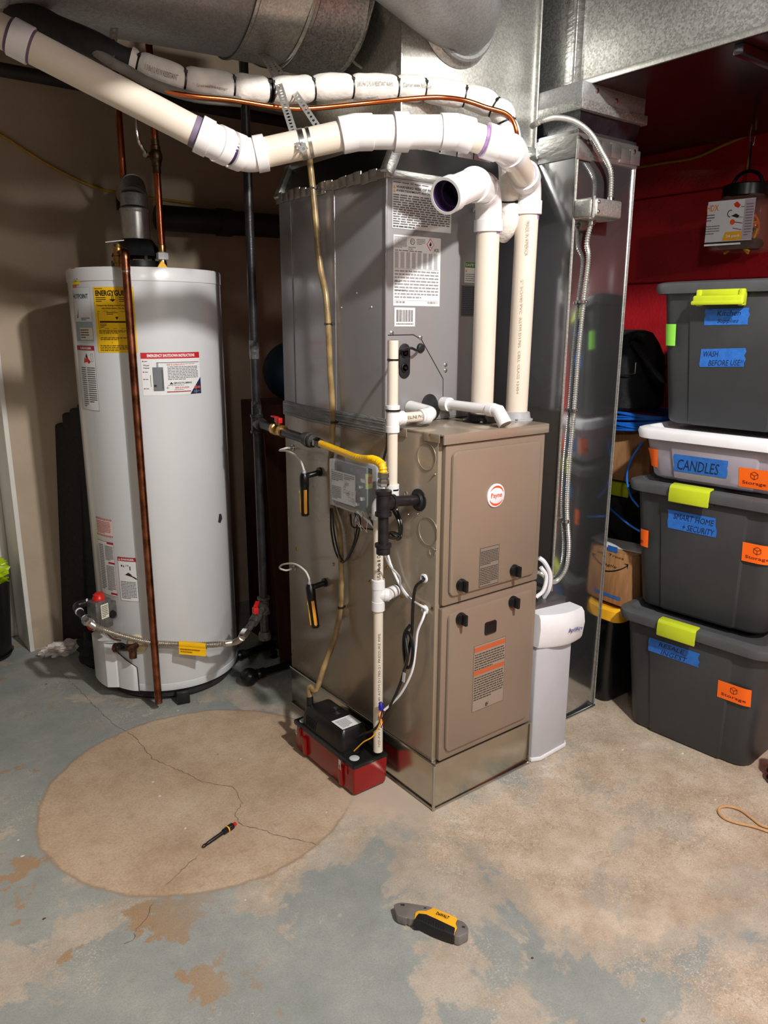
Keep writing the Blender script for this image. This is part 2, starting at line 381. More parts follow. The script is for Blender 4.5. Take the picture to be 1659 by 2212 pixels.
# ================================================================ SETTING
def mix_mat():
    m, n, b = nt('painted_worn_concrete'); L = n.links.new; N = n.nodes.new
    tc = N('ShaderNodeTexCoord')
    def noise(s, d=6, r=.6, dist=0, vec=None):
        q = N('ShaderNodeTexNoise'); q.inputs['Scale'].default_value = s; q.inputs['Detail'].default_value = d; q.inputs['Roughness'].default_value = r; q.inputs['Distortion'].default_value = dist
        L(vec or tc.outputs['Object'], q.inputs['Vector']); return q.outputs['Fac']
    def ramp(f, stops):
        q = N('ShaderNodeValToRGB'); e = q.color_ramp.elements
        while len(e) < len(stops): e.new(.5)
        for i, (p, c) in enumerate(stops): e[i].position = p; e[i].color = (*c, 1) if len(c) == 3 else c
        L(f, q.inputs[0]); return q.outputs[0]
    def mixc(f, a, c):
        q = N('ShaderNodeMix'); q.data_type = 'RGBA'; L(f, q.inputs['Factor'])
        for s, v in ((6, a), (7, c)):
            if isinstance(v, tuple): q.inputs[s].default_value = (*v, 1)
            else: L(v, q.inputs[s])
        return q.outputs[2]
    def math_(op, a, c=None, k=None):
        q = N('ShaderNodeMath'); q.operation = op
        for i, v in enumerate((a, c, k)):
            if v is None: continue
            if isinstance(v, (int, float)): q.inputs[i].default_value = v
            else: L(v, q.inputs[i])
        return q.outputs[0]
    W, K = (1, 1, 1), (0, 0, 0)
    sx = N('ShaderNodeSeparateXYZ'); L(tc.outputs['Object'], sx.inputs[0])
    # paint: grey-green, patchy
    paint = ramp(noise(4, 12, .72), [(.3, lin((128, 135, 132))), (.5, lin((146, 150, 146))), (.7, lin((170, 168, 160)))])
    bare = ramp(noise(7, 12, .72), [(.3, lin((158, 137, 114))), (.5, lin((186, 167, 146))), (.7, lin((210, 196, 178)))])
    # bare concrete shows more towards the walked-on side (right) and in orange-brown islands at the left
    bias = math_('MULTIPLY_ADD', sx.outputs[0], .10, .022)
    wear = math_('ADD', noise(2.1, 9, .66, .3), bias)
    fade = math_('MULTIPLY_ADD', sx.outputs[1], -.055, 0)
    wear = math_('ADD', wear, fade)
    fl = mixc(ramp(wear, [(.485, K), (.505, (.55,)*3), (.56, (.7,)*3), (.575, W)]), paint, bare)
    isl = ramp(noise(3.3, 11, .68, .2), [(.555, K), (.572, W)])
    lefty = N('ShaderNodeMapRange'); L(sx.outputs[0], lefty.inputs['Value']); lefty.inputs['From Min'].default_value = -.78; lefty.inputs['From Max'].default_value = -.55; lefty.inputs['To Min'].default_value = 1; lefty.inputs['To Max'].default_value = 0
    fl = mixc(math_('MULTIPLY', isl, lefty.outputs[0]), fl, lin((156, 128, 98)))
    # scratches and pale scuffs
    zone = ramp(math_('ADD', noise(2.6, 10, .72), bias), [(.47, K), (.58, W)])
    sc = ramp(noise(100, 3, .6, 2.4), [(.56, K), (.60, W)])
    fl = mixc(math_('MULTIPLY', math_('MULTIPLY', sc, zone), .42), fl, lin((226, 214, 196)))
    sc2 = ramp(noise(130, 5, .7, 1.0), [(.54, K), (.58, W)])
    fl = mixc(math_('MULTIPLY', math_('MULTIPLY', sc2, zone), .5), fl, lin((146, 128, 106)))
    white = ramp(noise(3.7, 12, .8), [(.60, K), (.66, W)])
    fl = mixc(math_('MULTIPLY', white, math_('MULTIPLY', zone, .6)), fl, lin((226, 220, 212)))
    dk = ramp(noise(14, 13, .8), [(.60, K), (.66, W)])
    fl = mixc(math_('MULTIPLY', dk, .4), fl, lin((112, 100, 84)))
    gr_ = ramp(noise(240, 3, .6), [(.44, W), (.52, K)])
    fl = mixc(math_('MULTIPLY', gr_, .14), fl, lin((86, 78, 66)))
    # round patch of newer bare cement
    mp = N('ShaderNodeVectorMath'); mp.operation = 'DISTANCE'; cmb = N('ShaderNodeCombineXYZ')
    L(sx.outputs[0], cmb.inputs[0]); L(sx.outputs[1], cmb.inputs[1]); L(cmb.outputs[0], mp.inputs[0]); mp.inputs[1].default_value = (-.455, .485, 0)
    rr = math_('MULTIPLY_ADD', noise(7, 5, .6), .035, mp.outputs['Value'])
    inside = ramp(rr, [(.452, W), (.456, K)])
    edge = ramp(rr, [(.446, K), (.453, W), (.459, K)])
    patch = ramp(noise(4, 14, .74), [(.28, lin((158, 132, 106))), (.5, lin((186, 162, 136))), (.70, lin((206, 186, 162)))])
    px2 = ramp(noise(22, 12, .8), [(.56, K), (.64, W)])
    patch = mixc(math_('MULTIPLY', px2, .35), patch, lin((140, 116, 92)))
    px3 = ramp(noise(150, 4, .7), [(.46, W), (.53, K)])
    patch = mixc(math_('MULTIPLY', px3, .2), patch, lin((120, 98, 76)))
    fl = mixc(inside, fl, patch)
    fl = mixc(math_('MULTIPLY', edge, .5), fl, lin((120, 98, 76)))
    # floor near the plinth is mixed towards a paler tone
    nx = N('ShaderNodeVectorMath'); nx.operation = 'DISTANCE'; L(cmb.outputs[0], nx.inputs[0]); nx.inputs[1].default_value = (-.03, .12, 0)
    near = ramp(math_('MULTIPLY_ADD', noise(9, 6, .7), .3, nx.outputs['Value']), [(.26, W), (.36, K)])
    fl = mixc(math_('MULTIPLY', near, .7), fl, lin((200, 178, 156)))
    L(fl, b.inputs['Base Color']); b.inputs['Roughness'].default_value = .55
    L(ramp(noise(6, 5), [(.3, (.42,)*3), (.7, (.68,)*3)]), b.inputs['Roughness'])
    bp = N('ShaderNodeBump'); bp.inputs['Strength'].default_value = .35; bp.inputs['Distance'].default_value = .004; L(noise(34, 9, .7, .5), bp.inputs['Height']); L(bp.outputs[0], b.inputs['Normal'])
    return m
concrete = mix_mat()
m_ = M(); m_.box((-3.4, -3.8, -.1), (1.75, 4.2, 0), concrete)
floor = m_.obj('floor', kind='structure'); 
# keep the floor's texture space at the world origin
for v in floor.data.vertices: v.co += floor.location
floor.location = (0, 0, 0)
def crack(pts, w, name='crack'):
    P = [PZ(x, y, 0) for x, y in pts]; Q = []
    for a, b in zip(P, P[1:]):
        n = max(2, int((b-a).length/.008)); Q += [a.lerp(b, k/n)+Vector((random.uniform(-.003, .003), random.uniform(-.003, .003), 0)) for k in range(n)]
    vs = []; fs = []
    for i, p in enumerate(Q):
        d = (Q[min(i+1, len(Q)-1)]-Q[max(0, i-1)]).normalized(); s = Vector((-d.y, d.x, 0))*w*random.uniform(.2, 1); z = Vector((0, 0, .0007)); vs += [p-s+z, p+s+z]
    for i in range(len(Q)-1): fs.append([2*i, 2*i+1, 2*i+3, 2*i+2])
    M().add(vs, fs, mat('crack_shadow', (112, 92, 72), .9)).obj(name, floor)
crack([(130, 1450), (165, 1485), (200, 1520), (240, 1560), (290, 1590), (330, 1640), (400, 1670), (440, 1690), (505, 1700), (522, 1735), (508, 1760), (520, 1782), (560, 1790), (600, 1805), (660, 1818), (690, 1825)], .0011)
crack([(430, 1845), (405, 1870), (370, 1900), (355, 1915)], .0009)
crack([(330, 1952), (318, 1985), (295, 2005), (288, 2030), (262, 2040)], .0012)

def wallbox(name, lo, hi, mt): return M().box(lo, hi, mt).obj(name, kind='structure')
wb = wallbox('wall_back', (-.61, 1.75, 0), (1.6, 1.95, 2.46), beigew)
wallbox('wall_left', (-3.4, -3.8, 0), (-3.3, 4.2, 2.46), dimwall)
wallbox('wall_front', (-3.3, -3.8, 0), (1.55, -3.7, 2.46), dimwall)
wallbox('wall_hall', (-3.3, 3.9, 0), (-.61, 4.0, 2.46), dimwall)
wallbox('wall_hall_right', (-.61, 1.95, 0), (-.51, 3.9, 2.46), dimwall)
wr = wallbox('wall_right', (1.575, -3.7, 0), (1.7, 1.75, 2.46), redw)
zs = [0, .16, .482, .804, 1.126, 1.448, 1.770, 2.092, 2.45]
for i, (a, b) in enumerate(zip(zs, zs[1:])):
    y = 1.75-(.35 if i % 2 else .8)
    ed = [1.75]
    ed.append(-3.7)
    for y1, y0 in zip(ed, ed[1:]):
        M().box((1.55+random.uniform(0, .003), y0+.002, a+.002), (1.58, y1-.002, b-.002), redw, .004, 1).obj('wall_course', wr)
# white door jamb on the end of the beige wall, casing and door beyond
m_ = M(); m_.box((-.628, 1.742, 0), (-.61, 1.96, 2.2), trimw, .003)
m_.obj('trim_1', kind='structure')
d = thing('door_1', None, None, (-1.4, 2.02, 0)); d['kind'] = 'structure'
m_ = M(); m_.box((-1.42, 1.99, .01), (-.7, 2.03, 2.05), trimw, .003)
for z0, z1 in ((.2, .95), (1.1, 1.9)):
    for x0 in (-1.32, -.99): m_.box((x0, 1.984, z0), (x0+.26, 1.992, z1), trimw, .006)
m_.obj('door_leaf', d)
M().box((-.70, 1.955, 0), (-.6275, 2.0, 2.2), trimw, .004).obj('trim_2', kind='structure')
ce = M().box((-3.4, -3.8, 2.46), (1.75, 4.2, 2.56), ceilm).obj('ceiling', kind='structure')
for i in range(14):
    y = -3.4+i*.4; M().box((-3.3, y, 2.34), (1.55, y+.04, 2.46), ceilm, .002, 1).obj('joist', ce)

# ================================================================ FURNACE PLINTH
FWd, FD, Z0, Z1 = .372, .749, .139, 1.028
pl = thing('furnace_plinth', 'low bright galvanised sheet metal plinth under the taupe furnace', 'plinth', (.186, .37, 0))
M().box((-.002, -.004, 0), (FWd+.002, FD, Z0), plinthm, .003).obj('box', pl)
m_ = M()
m_.tube([(-.0045, .75, .004), (-.0045, -.006, .004), (FWd+.003, -.006, .004)], .0035, plinthm, 8)
m_.tube([(-.004, .75, Z0), (-.004, -.006, Z0), (FWd+.003, -.006, Z0)], .003, plinthm, 8)
m_.tube([(-.005, -.006, 0), (-.005, -.006, Z0)], .004, plinthm, 8)
m_.tube([(FWd+.003, -.006, 0), (FWd+.003, -.006, Z0)], .003, plinthm, 8)
m_.obj('folded_edge', pl)

# ================================================================ FURNACE
fu = thing('gas_furnace', 'taupe metal gas furnace cabinet with two black-knobbed doors on a galvanised plinth', 'furnace', (.186, .37, Z0))
m_ = M(); m_.box((0, .010, Z0), (FWd, FD, Z1-.002), taupe, .004)
m_.obj('cabinet', fu)
m_ = M(); m_.box((-.001, -.006, Z1-.004), (FWd+.005, FD-.01, Z1+.001), taupe, .0015)
m_.box((-.001, -.012, Z1-.024), (FWd+.005, -.006, Z1+.001), taupe, .002)
m_.obj('top_panel', fu)
def rrect(x0, z0, x1, z1, r, n=5):
    P = []
    for cx, cz, a in ((x1-r, z1-r, 0), (x0+r, z1-r, 90), (x0+r, z0+r, 180), (x1-r, z0+r, 270)):
        for k in range(n+1): t = math.radians(a+90*k/n); P.append((cx+r*math.cos(t), cz+r*math.sin(t)))
    return P
def door(z0, z1, name):
    m = M(); m.prism(rrect(.012, z0, FWd-.001, z1, .006), (0, -.004, 0), (1, 0, 0), (0, 0, 1), (0, 1, 0), .016, doorm, .002)
    m.prism(rrect(.03, z0+.022, FWd-.02, z1-.016, .018), (0, -.013, 0), (1, 0, 0), (0, 0, 1), (0, 1, 0), .012, doorm, .006)
    return m.obj(name, fu)
d1 = door(.587, 1.002, 'upper_door'); d2 = door(Z0+.004, .581, 'lower_door')
DY = -.013
for (x, y), dd in (((1005, 1267), d1), ((1120, 1235), d1), ((1004, 1340), d2), ((1117, 1303), d2)):
    c = PY(x, y, -.03); c.y = DY; m_ = M(); m_.lathe([(.0165, 0), (.0165, .006), (.014, .012), (.006, .013)], c, black, 24, (0, -1, 0))
    m_.box((c.x-.0045, c.y-.026, c.z-.0155), (c.x+.0045, c.y-.006, c.z+.0155), black, .003); m_.obj('knob', dd)
c = PY(1059, 1355, DY); m_ = M(); m_.prism(rrect(-.0215, -.018, .0215, .018, .006), (c.x, DY-.004, c.z), (1, 0, 0), (0, 0, 1), (0, 1, 0), .006, black, .002)
m_.prism(rrect(-.016, -.012, .016, .012, .003), (c.x, DY-.0046, c.z), (1, 0, 0), (0, 0, 1), (0, 1, 0), .002, mat('dark_sight_glass', (8, 8, 10), .05), 0); m_.obj('sight_window', d2)
c = PY(1070, 1070, DY); m_ = M(); m_.lathe([(.031, 0), (.031, .003), (.0295, .004)], (c.x, DY, c.z), wplast, 40, (0, -1, 0)); bd = m_.obj('badge', d1)
L = Lab(planef((c.x, DY-.004, c.z), (1, 0, 0), (0, 0, 1), (0, -1, 0)), .0003)
for a0, a1 in ((15, 150), (200, 330)):
    for k in range(20):
        t0 = math.radians(a0+(a1-a0)*k/20); t1 = math.radians(a0+(a1-a0)*(k+1)/20); th = .0045*math.sin(pi*(k+.5)/20)+.001
        L.poly([((.0265)*math.cos(t0), .0265*math.sin(t0)), (.0265*math.cos(t1), .0265*math.sin(t1)), ((.0265-th)*math.cos(t1), (.0265-th)*math.sin(t1)), ((.0265-th)*math.cos(t0), (.0265-th)*math.sin(t0))], (226, 80, 34))
L.text('Payne', -.020, -.009, .040, .017, (214, 84, 44), bold=.012); L.obj('lettering', bd)
L, w_, h_ = labY(DY, (1037, 1185), (1075, 1258)); L.rect(0, 0, w_, h_, (128, 116, 104)); L.frame(0, 0, w_, h_, .0012, (60, 54, 50))
L.lines(.003, w_-.003, h_*.55, h_*.92, 9, (48, 42, 38)); L.lines(.003, w_-.003, h_*.05, h_*.5, 10, (48, 42, 38)); L.obj('warning_label', d1)
L, w_, h_ = labY(DY, (1024, 1397), (1086, 1512)); L.rect(0, 0, w_, h_, (150, 136, 120)); L.frame(0, 0, w_, h_, .001, (100, 90, 80))
for v in (.9, .55): L.rect(.002, h_*v, w_-.002, h_*(v+.07), (190, 92, 52), 1)
L.lines(.004, w_-.004, h_*.62, h_*.88, 7, (62, 54, 48)); L.lines(.004, w_-.004, h_*.16, h_*.53, 10, (62, 54, 48))
for i in range(5):
    for j in range(5):
        if random.random() < .6: L.rect(w_*.42+i*.0022, h_*.02+j*.0022, w_*.42+i*.0022+.0022, h_*.02+j*.0022+.0022, (50, 44, 40), 2)
L.obj('warning_label', d2)
# knockouts, grommets, screws on the side facing the pump
def ringX(px_, py_, r, rt=.0009, ang=(0, 360)):
    c = PX(px_, py_, 0); return [Vector((-.0006, c.y-r*math.cos(math.radians(a)), c.z+r*math.sin(math.radians(a)))) for a in range(ang[0], ang[1]+1, 10)]
for p in ((922, 986, .034), (925, 1148, .036), (934, 1192, .011), (877, 1066, .006)): M().tube(ringX(*p), .0011, taupe, 6).obj('knockout', fu)
m_ = M(); 
for x, y in ((930, 940), (859, 930), (799, 1256), (835, 1226), (868, 1288), (909, 1304), (934, 1315), (721, 1219), (640, 1186)):
    screw(m_, PX(x, y, 0), (-1, 0, 0), .0042)
for x, y in ((941, 1024), (903, 1110), (883, 1111), (943, 1187), (918, 1240)): screw(m_, PX(x, y, 0), (-1, 0, 0), .002, steel)
m_.obj('screws', fu, kind='stuff')
a, b = PX(945, 930, 0), PX(905, 925, 0)
for y0_, y1_ in ((.004, .062), (.13, .185)): M().box((-.003, y0_, Z1-.021), (0, y1_, Z1), taupe, .0015).obj('corner_bracket', fu)
c = PX(905, 1080, 0); GASY, GASZ = c.y, c.z
m_ = M(); m_.lathe([(.029, 0), (.029, .003), (.022, .005), (.018, .010), (.016, .010)], (0, c.y, c.z), blackr, 32, (-1, 0, 0)); m_.obj('gas_grommet', fu)
for x, y in ((917, 1249), (919, 1317)):
    c = PX(x, y, 0); m_ = M(); m_.lathe([(.0125, 0), (.0125, .004), (.008, .006), (.008, 0)], (0, c.y, c.z), wplast, 20, (-1, 0, 0)); m_.obj('cable_grommet', fu)
c = PX(858, 1275, 0); m_ = M(); m_.lathe([(.016, 0), (.016, .006), (.012, .008)], (0, c.y, c.z), blackr, 20, (-1, 0, 0)); m_.obj('drain_grommet', fu)
# top collars
IN = PZ(1040, 908, Z1+.004); EX = PZ(1119, 903, Z1+.004)
m_ = M(); m_.lathe([(.052, 0), (.052, .003), (.040, .005), (.038, .022), (.034, .024)], (IN.x, IN.y, Z1), black, 32)
for k in range(4): a = pi/4+k*pi/2; screw(m_, (IN.x+.046*math.cos(a), IN.y+.046*math.sin(a), Z1+.003), (0, 0, 1), .004, steel)
m_.obj('intake_collar', fu)
m_ = M(); gr = mat('grey_collar_plastic', (168, 168, 172), .4); m_.lathe([(.046, 0), (.046, .004), (.040, .006), (.037, .022), (.032, .024)], (EX.x-.008, EX.y, Z1), gr, 32)
for k in range(4): a = pi/4+k*pi/2; screw(m_, (EX.x-.008+.042*math.cos(a), EX.y+.042*math.sin(a), Z1+.003), (0, 0, 1), .004, steel)
m_.obj('exhaust_collar', fu)

# ================================================================ COIL CABINET
CX0, CX1, CY0, CY1, CZ0, CZ1 = 0, FWd, .221, .748, 1.036, 1.642
co = thing('coil_cabinet', 'grey metal evaporator coil cabinet with white warning labels stacked on the taupe furnace', 'cabinet', (.186, .48, CZ0))
m_ = M(); m_.box((CX0, CY0+.003, CZ0-.006), (CX1, CY1, CZ1), greyp, .004); m_.obj('casing', co)
m_ = M(); m_.box((CX0+.004, CY0, CZ0), (CX1-.001, CY0+.004, CZ1-.002), greyf, .001)
m_.obj('front_panel', co)
m_ = M()
for px_ in (627, 722): 
    a = PX(px_, 420, 0); m_.box((-.0018, a.y-.002, CZ0), (0, a.y+.002, CZ1), greyp, .0008)
m_.box((-.0015, CY0-.001, CZ0), (.004, CY0+.006, CZ1), greyp, .0008)
m_.obj('seam', co)
sl = mat('dark_seam', (40, 38, 40), .7)
def ribY(pts, y, w=.001, m=sl, mm=None):
    P = [PY(x, yy, y-.0004) for x, yy in pts]; mm.tube(P, w, m, 5)
m_ = M(); ribY([(838, 724), (893, 723), (910, 733), (957, 818), (957, 862)], CY0, .0012, sl, m_); m_.obj('access_panel_edge', co)
m_ = M()
for x, y in ((846, 379), (846, 719), (908, 729), (962, 788), (962, 800), (1023, 455)): screw(m_, PY(x, y, CY0), (0, -1, 0), .0045, steel)
for x, y in ((771, 633), (738, 664), (803, 663)): m_.sphere(PX(x, y, 0), .0022, wplast, 8)
m_.obj('screws', co, kind='stuff')
def oval(c, rx, rz, y, N=28): return [(rx*math.cos(2*pi*k/N), (rz-rx)*(1 if math.sin(2*pi*k/N) >= 0 else -1)+rx*math.sin(2*pi*k/N)) for k in range(N)]
c = PY(873, 780, CY0)
m_ = M(); m_.prism(oval(c, .018, .045, 0), (c.x, CY0-.004, c.z), (1, 0, 0), (0, 0, 1), (0, 1, 0), .005, blackr, .0015)
for dz in (.021, -.017): m_.lathe([(.012, 0), (.012, .004), (.009, .005), (.009, .001)], (c.x-.002, CY0-.003, c.z+dz), black, 20, (0, -1, 0)); m_.cyl((c.x-.002, CY0-.003, c.z+dz), (c.x-.002, CY0-.010, c.z+dz), .004, black, 8)
c2 = PY(908, 752, CY0); m_.lathe([(.013, 0), (.011, .006), (.007, .008)], (c2.x, CY0, c2.z), blackr, 16, (0, -1, 0))
m_.obj('line_grommet', co)
c2 = PY(930, 880, CY0); m_ = M(); m_.prism(oval(c2, .028, .038, 0), (c2.x, CY0-.003, c2.z), (math.cos(.5), 0, math.sin(.5)), (-math.sin(.5), 0, math.cos(.5)), (0, 1, 0), .004, blackr, .0015); m_.obj('drain_grommet', co)
# labels on the coil front
L, w_, h_ = labY(CY0, (847, 388), (974, 505)); lb = (212, 212, 212); L.rect(0, 0, w_, h_, lb); L.frame(0, 0, w_, h_, .0006, (150, 150, 150))
L.lines(.003, w_*.97, h_*.945, h_*.985, 1); 
for v in (.83, .75):
    L.poly([(.003, h_*v), (.010, h_*v), (.0065, h_*(v+.08))], (214, 150, 40))
L.text('WARNING: RISK OF FIRE', .012, h_*.845, w_*.62, h_*.055, bold=.02); L.text('AVERTISSEMENT: RISQUE', .012, h_*.765, w_*.6, h_*.055, bold=.02)
L.lines(w_*.72, w_*.97, h_*.76, h_*.9, 2, (60, 60, 60), fill=.6)
L.lines(.003, w_*.97, h_*.08, h_*.73, 13, (104, 104, 106), fill=.55); L.lines(.003, w_*.6, h_*.02, h_*.075, 1, (84, 84, 86), fill=.62)
L.obj('warning_label', co)
L, w_, h_ = labY(CY0, (850, 506), (949, 662)); L.rect(0, 0, w_, h_, (216, 216, 216)); 
L.lines(.002, w_*.27, h_*.82, h_*.98, 9, (120, 120, 122)); L.lines(w_*.48, w_*.66, h_*.88, h_*.97, 4, (120, 120, 122)); L.lines(w_*.3, w_*.46, h_*.8, h_*.85, 2, (120, 120, 122))
cx, cz = w_*.39, h_*.92
for r1, r2 in ((.0078, .0070), (.0064, .0059)):
    for k in range(16): t, t2 = 2*pi*k/16, 2*pi*(k+1)/16; L.poly([(cx+r1*math.cos(t), cz+r1*math.sin(t)), (cx+r1*math.cos(t2), cz+r1*math.sin(t2)), (cx+r2*math.cos(t2), cz+r2*math.sin(t2)), (cx+r2*math.cos(t), cz+r2*math.sin(t))], (50, 50, 52))
L.text('ETL', cx-.0045, cz-.0028, .009, .0056, (40, 40, 42))
cx = w_*.77; L.poly([(cx-.0125, cz-.004), (cx, cz-.0195), (cx+.0125, cz-.004), (cx, cz+.0115)], (206, 44, 52), 1); L.poly([(cx-.0105, cz-.004), (cx, cz-.017), (cx+.0105, cz-.004), (cx, cz+.009)], (232, 232, 232), 2)
L.poly([(cx-.003, cz-.0075), (cx-.0042, cz-.003), (cx-.001, cz-.001), (cx, cz+.004), (cx+.0028, cz), (cx+.004, cz-.004), (cx+.002, cz-.0075)], (20, 20, 20), 3); L.rect(cx-.0045, cz-.0105, cx+.0045, cz-.0095, (20, 20, 20), 3)
L.text('A2L', w_*.85, h_*.80, w_*.12, h_*.045, (50, 50, 50))
L.lines(.004, w_-.004, h_*.77, h_*.8, 1, (110, 110, 112))
for i in range(8): L.rect(.004+i*(w_-.008)/8, h_*.54, .004+(i+.62)*(w_-.008)/8, h_*.765, (186, 186, 188), 1); L.lines(.004+i*(w_-.008)/8, .004+(i+.66)*(w_-.008)/8, h_*.54, h_*.77, 11, (160, 160, 162), 2, .5, 1)
L.rect(.003, h_*.528, w_-.003, h_*.532, (150, 150, 150))
L.lines(.004, w_*.96, h_*.10, h_*.52, 9, (140, 140, 142), fill=.45)
L.text('Note:', .004, h_*.335, w_*.12, h_*.022, (70, 70, 72), bold=.02); L.text('REMARQUE:', .004, h_*.21, w_*.24, h_*.022, (70, 70, 72), bold=.02)
L.rect(.003, h_*.075, w_-.003, h_*.078, (150, 150, 150))
for u0 in (.02, .72):
    for k in range(11): L.rect(w_*(u0+k*.022), h_*.035, w_*(u0+k*.022+random.choice((.006, .012))), h_*.065, (70, 70, 72))
L.obj('rating_label', co)
L, w_, h_ = labY(CY0, (852, 664), (896, 705)); L.rect(0, 0, w_, h_, (222, 222, 222)); u = w_*.09
while u < w_*.9: q = random.choice((.0006, .0012, .0019)); L.rect(u, h_*.24, u+q, h_*.88, (36, 36, 38)); u += q+random.choice((.0007, .0013))
L.lines(w_*.08, w_*.92, h_*.06, h_*.2, 1, (110, 110, 112), last=1); L.obj('barcode_label', co)
L, w_, h_ = labY(CY0, (1004, 565), (1042, 612)); L.rect(0, 0, w_, h_, (224, 224, 222)); L.rect(.001, h_*.72, w_, h_*.99, (74, 112, 50), 1); L.text('SAFETY', .003, h_*.78, w_*.7, h_*.14, (206, 216, 196), bold=.01)
L.poly([(.002, h_*.5), (.010, h_*.5), (.006, h_*.68)], (222, 166, 40)); L.lines(.003, w_*.95, h_*.05, h_*.45, 4, (120, 120, 120)); L.obj('safety_label', co)
L, w_, h_ = labY(CY0, (997, 616), (1040, 684)); L.rect(0, 0, w_, h_, (92, 92, 98)); L.lines(.004, w_*.97, h_*.03, h_*.97, 16, (48, 48, 54)); L.obj('grey_label', co)
# sealant smeared over the joint between coil cabinet and furnace
ft = thing('sealant_band', 'grey brushed duct sealant band between coil cabinet and furnace', 'sealant', (0, .48, 1.02))
m_ = M(); m_.box((-.0022, .215, 1.008), (-.0002, .752, 1.046), mastic, .0006); 
for k in range(7): z = 1.0+.007*k+random.uniform(-.002, .002); m_.tube([(-.002, .75-.01*random.random(), z+.008), (-.0032, .6, z+random.uniform(-.002, .002)), (-.0032, .4, z-.001), (-.002, .218+.02*random.random(), z-.003)], random.uniform(.001, .002), mastic, 6)
m_.obj('brushed_band', ft)

# ================================================================ PLENUM, DUCTS
TX0, TX1, TY0, TY1 = .065, .553, .25, .78
under = mat('shade_toned_sheet', (104, 104, 106), .24, 1, .08, 5, .05, 8)  # darkened steel; the dark it mirrors is put into the colour
su = thing('supply_plenum', 'tall galvanised supply plenum box above the coil cabinet, taped at its foot', 'plenum', (.3, .5, 1.642))
m_ = M(); m_.box((TX0, TY0, 1.735), (TX1, TY1, 2.22), galv2, .003); m_.obj('plenum_box', su)
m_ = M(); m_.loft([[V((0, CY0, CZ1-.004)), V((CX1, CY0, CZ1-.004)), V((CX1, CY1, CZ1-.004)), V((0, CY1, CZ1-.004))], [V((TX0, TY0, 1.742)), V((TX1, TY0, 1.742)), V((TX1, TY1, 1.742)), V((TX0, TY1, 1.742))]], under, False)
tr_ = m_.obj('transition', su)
m_ = M()
for a, b in (((0, CY0, CZ1), (TX0, TY0, 1.742)), ((0, CY1, CZ1), (TX0, TY1, 1.742)), ((CX1, CY0, CZ1), (TX1, TY0, 1.742))):
    a, b = V(a), V(b); d = (b-a).normalized()
    m_ = M(); m_.obox((a+b)/2, (b-a)/2, d.cross(V((0, 1, 0))).normalized()*.014, V((0, .014, 0)), foil, .003); m_.obj('corner_tape', su)
m_ = M(); m_.box((-.003, CY0-.003, CZ1-.008), (CX1+.003, CY1+.003, CZ1+.012), foil, .002)
for k in range(16): y = CY0+.53*k/16; m_.box((-.006, y, CZ1-.014+random.uniform(0, .006)), (-.001, y+.034, CZ1+.016+random.uniform(-.006, .006)), foil, .002, rot=Matrix.Rotation(random.uniform(-.08, .08), 3, 'X'), piv=(0, y, CZ1))
m_.obj('tape_collar', su)
m_ = M(); m_.box((TX0-.004, TY0-.004, 1.715), (TX1+.004, TY1, 1.765), foil, .003)
for k in range(8): x = TX0+.06*k; m_.box((x, TY0-.008, 1.705+random.uniform(0, .012)), (x+.07, TY0-.002, 1.77+random.uniform(-.01, .01)), foil, .003, rot=Matrix.Rotation(random.uniform(-.1, .1), 3, 'Y'), piv=(x, TY0, 1.73))
m_.obj('crumpled_tape', su)
m_ = M(); m_.tube([(TX1, TY0-.003, 1.75), (TX1, TY0-.003, 2.22)], .004, galv2, 8); m_.tube([(TX0, TY0-.003, 1.75), (TX0, TY0-.003, 2.22)], .003, galv2, 8); m_.box((TX0, TY0-.006, 2.18), (TX1-.03, TY0, 2.20), galv2, .002); m_.obj('standing_seam', su)

rd = thing('round_supply_duct', 'fat round galvanised duct running along the ceiling into the plenum side', 'duct', (-.9, .6, 1.86))
A = V((-2.2, .50, 2.01)); B = V((-.24, .50, 2.108)); R_ = .187
m_ = M(); m_.tube([A.lerp(B, k/10) for k in range(11)], R_, galvd, 48); m_.obj('straight_pipe', rd)
prev = None; g = [B, V((-.165, .50, 2.112)), V((-.09, .50, 2.114)), V((-.015, .50, 2.116)), V((.063, .50, 2.118))]
for i, (a, b) in enumerate(zip(g, g[1:])):
    r = R_+.004+.003*i; m_ = M(); d = (b-a).normalized(); t = (V((0, .22, .35)) if i % 2 else V((0, -.2, -.3)))
    T = (d+t*.5).normalized()
    def ring(c, rr, tilt):
        n = (d+tilt).normalized(); N = n.cross(V((0, 0, 1))).normalized(); Bq = n.cross(N); return [c+(N*math.cos(2*pi*k/48)+Bq*math.sin(2*pi*k/48))*rr for k in range(48)]
    t0 = V((0, .22, .32))*(1 if i % 2 else -1)*.5; t1 = -t0
    m_.loft([ring(a, r+.004, t0), ring(a+d*.008, r+.004, t0), ring(a+d*.012, r, t0), ring(b-d*.008, r+.001, t1), ring(b, r+.005, t1)], galv2 if i < 2 else galv, False); m_.obj('elbow_gore', rd)
m_ = M(); 
for s in (.25, .72): c = A.lerp(B, s); d = (B-A).normalized(); m_.tube([c-d*.012, c-d*.006, c+d*.006, c+d*.012], [R_+.0005, R_+.004, R_+.004, R_+.0005], galvd, 48)
m_.obj('crimp_bead', rd, kind='stuff')

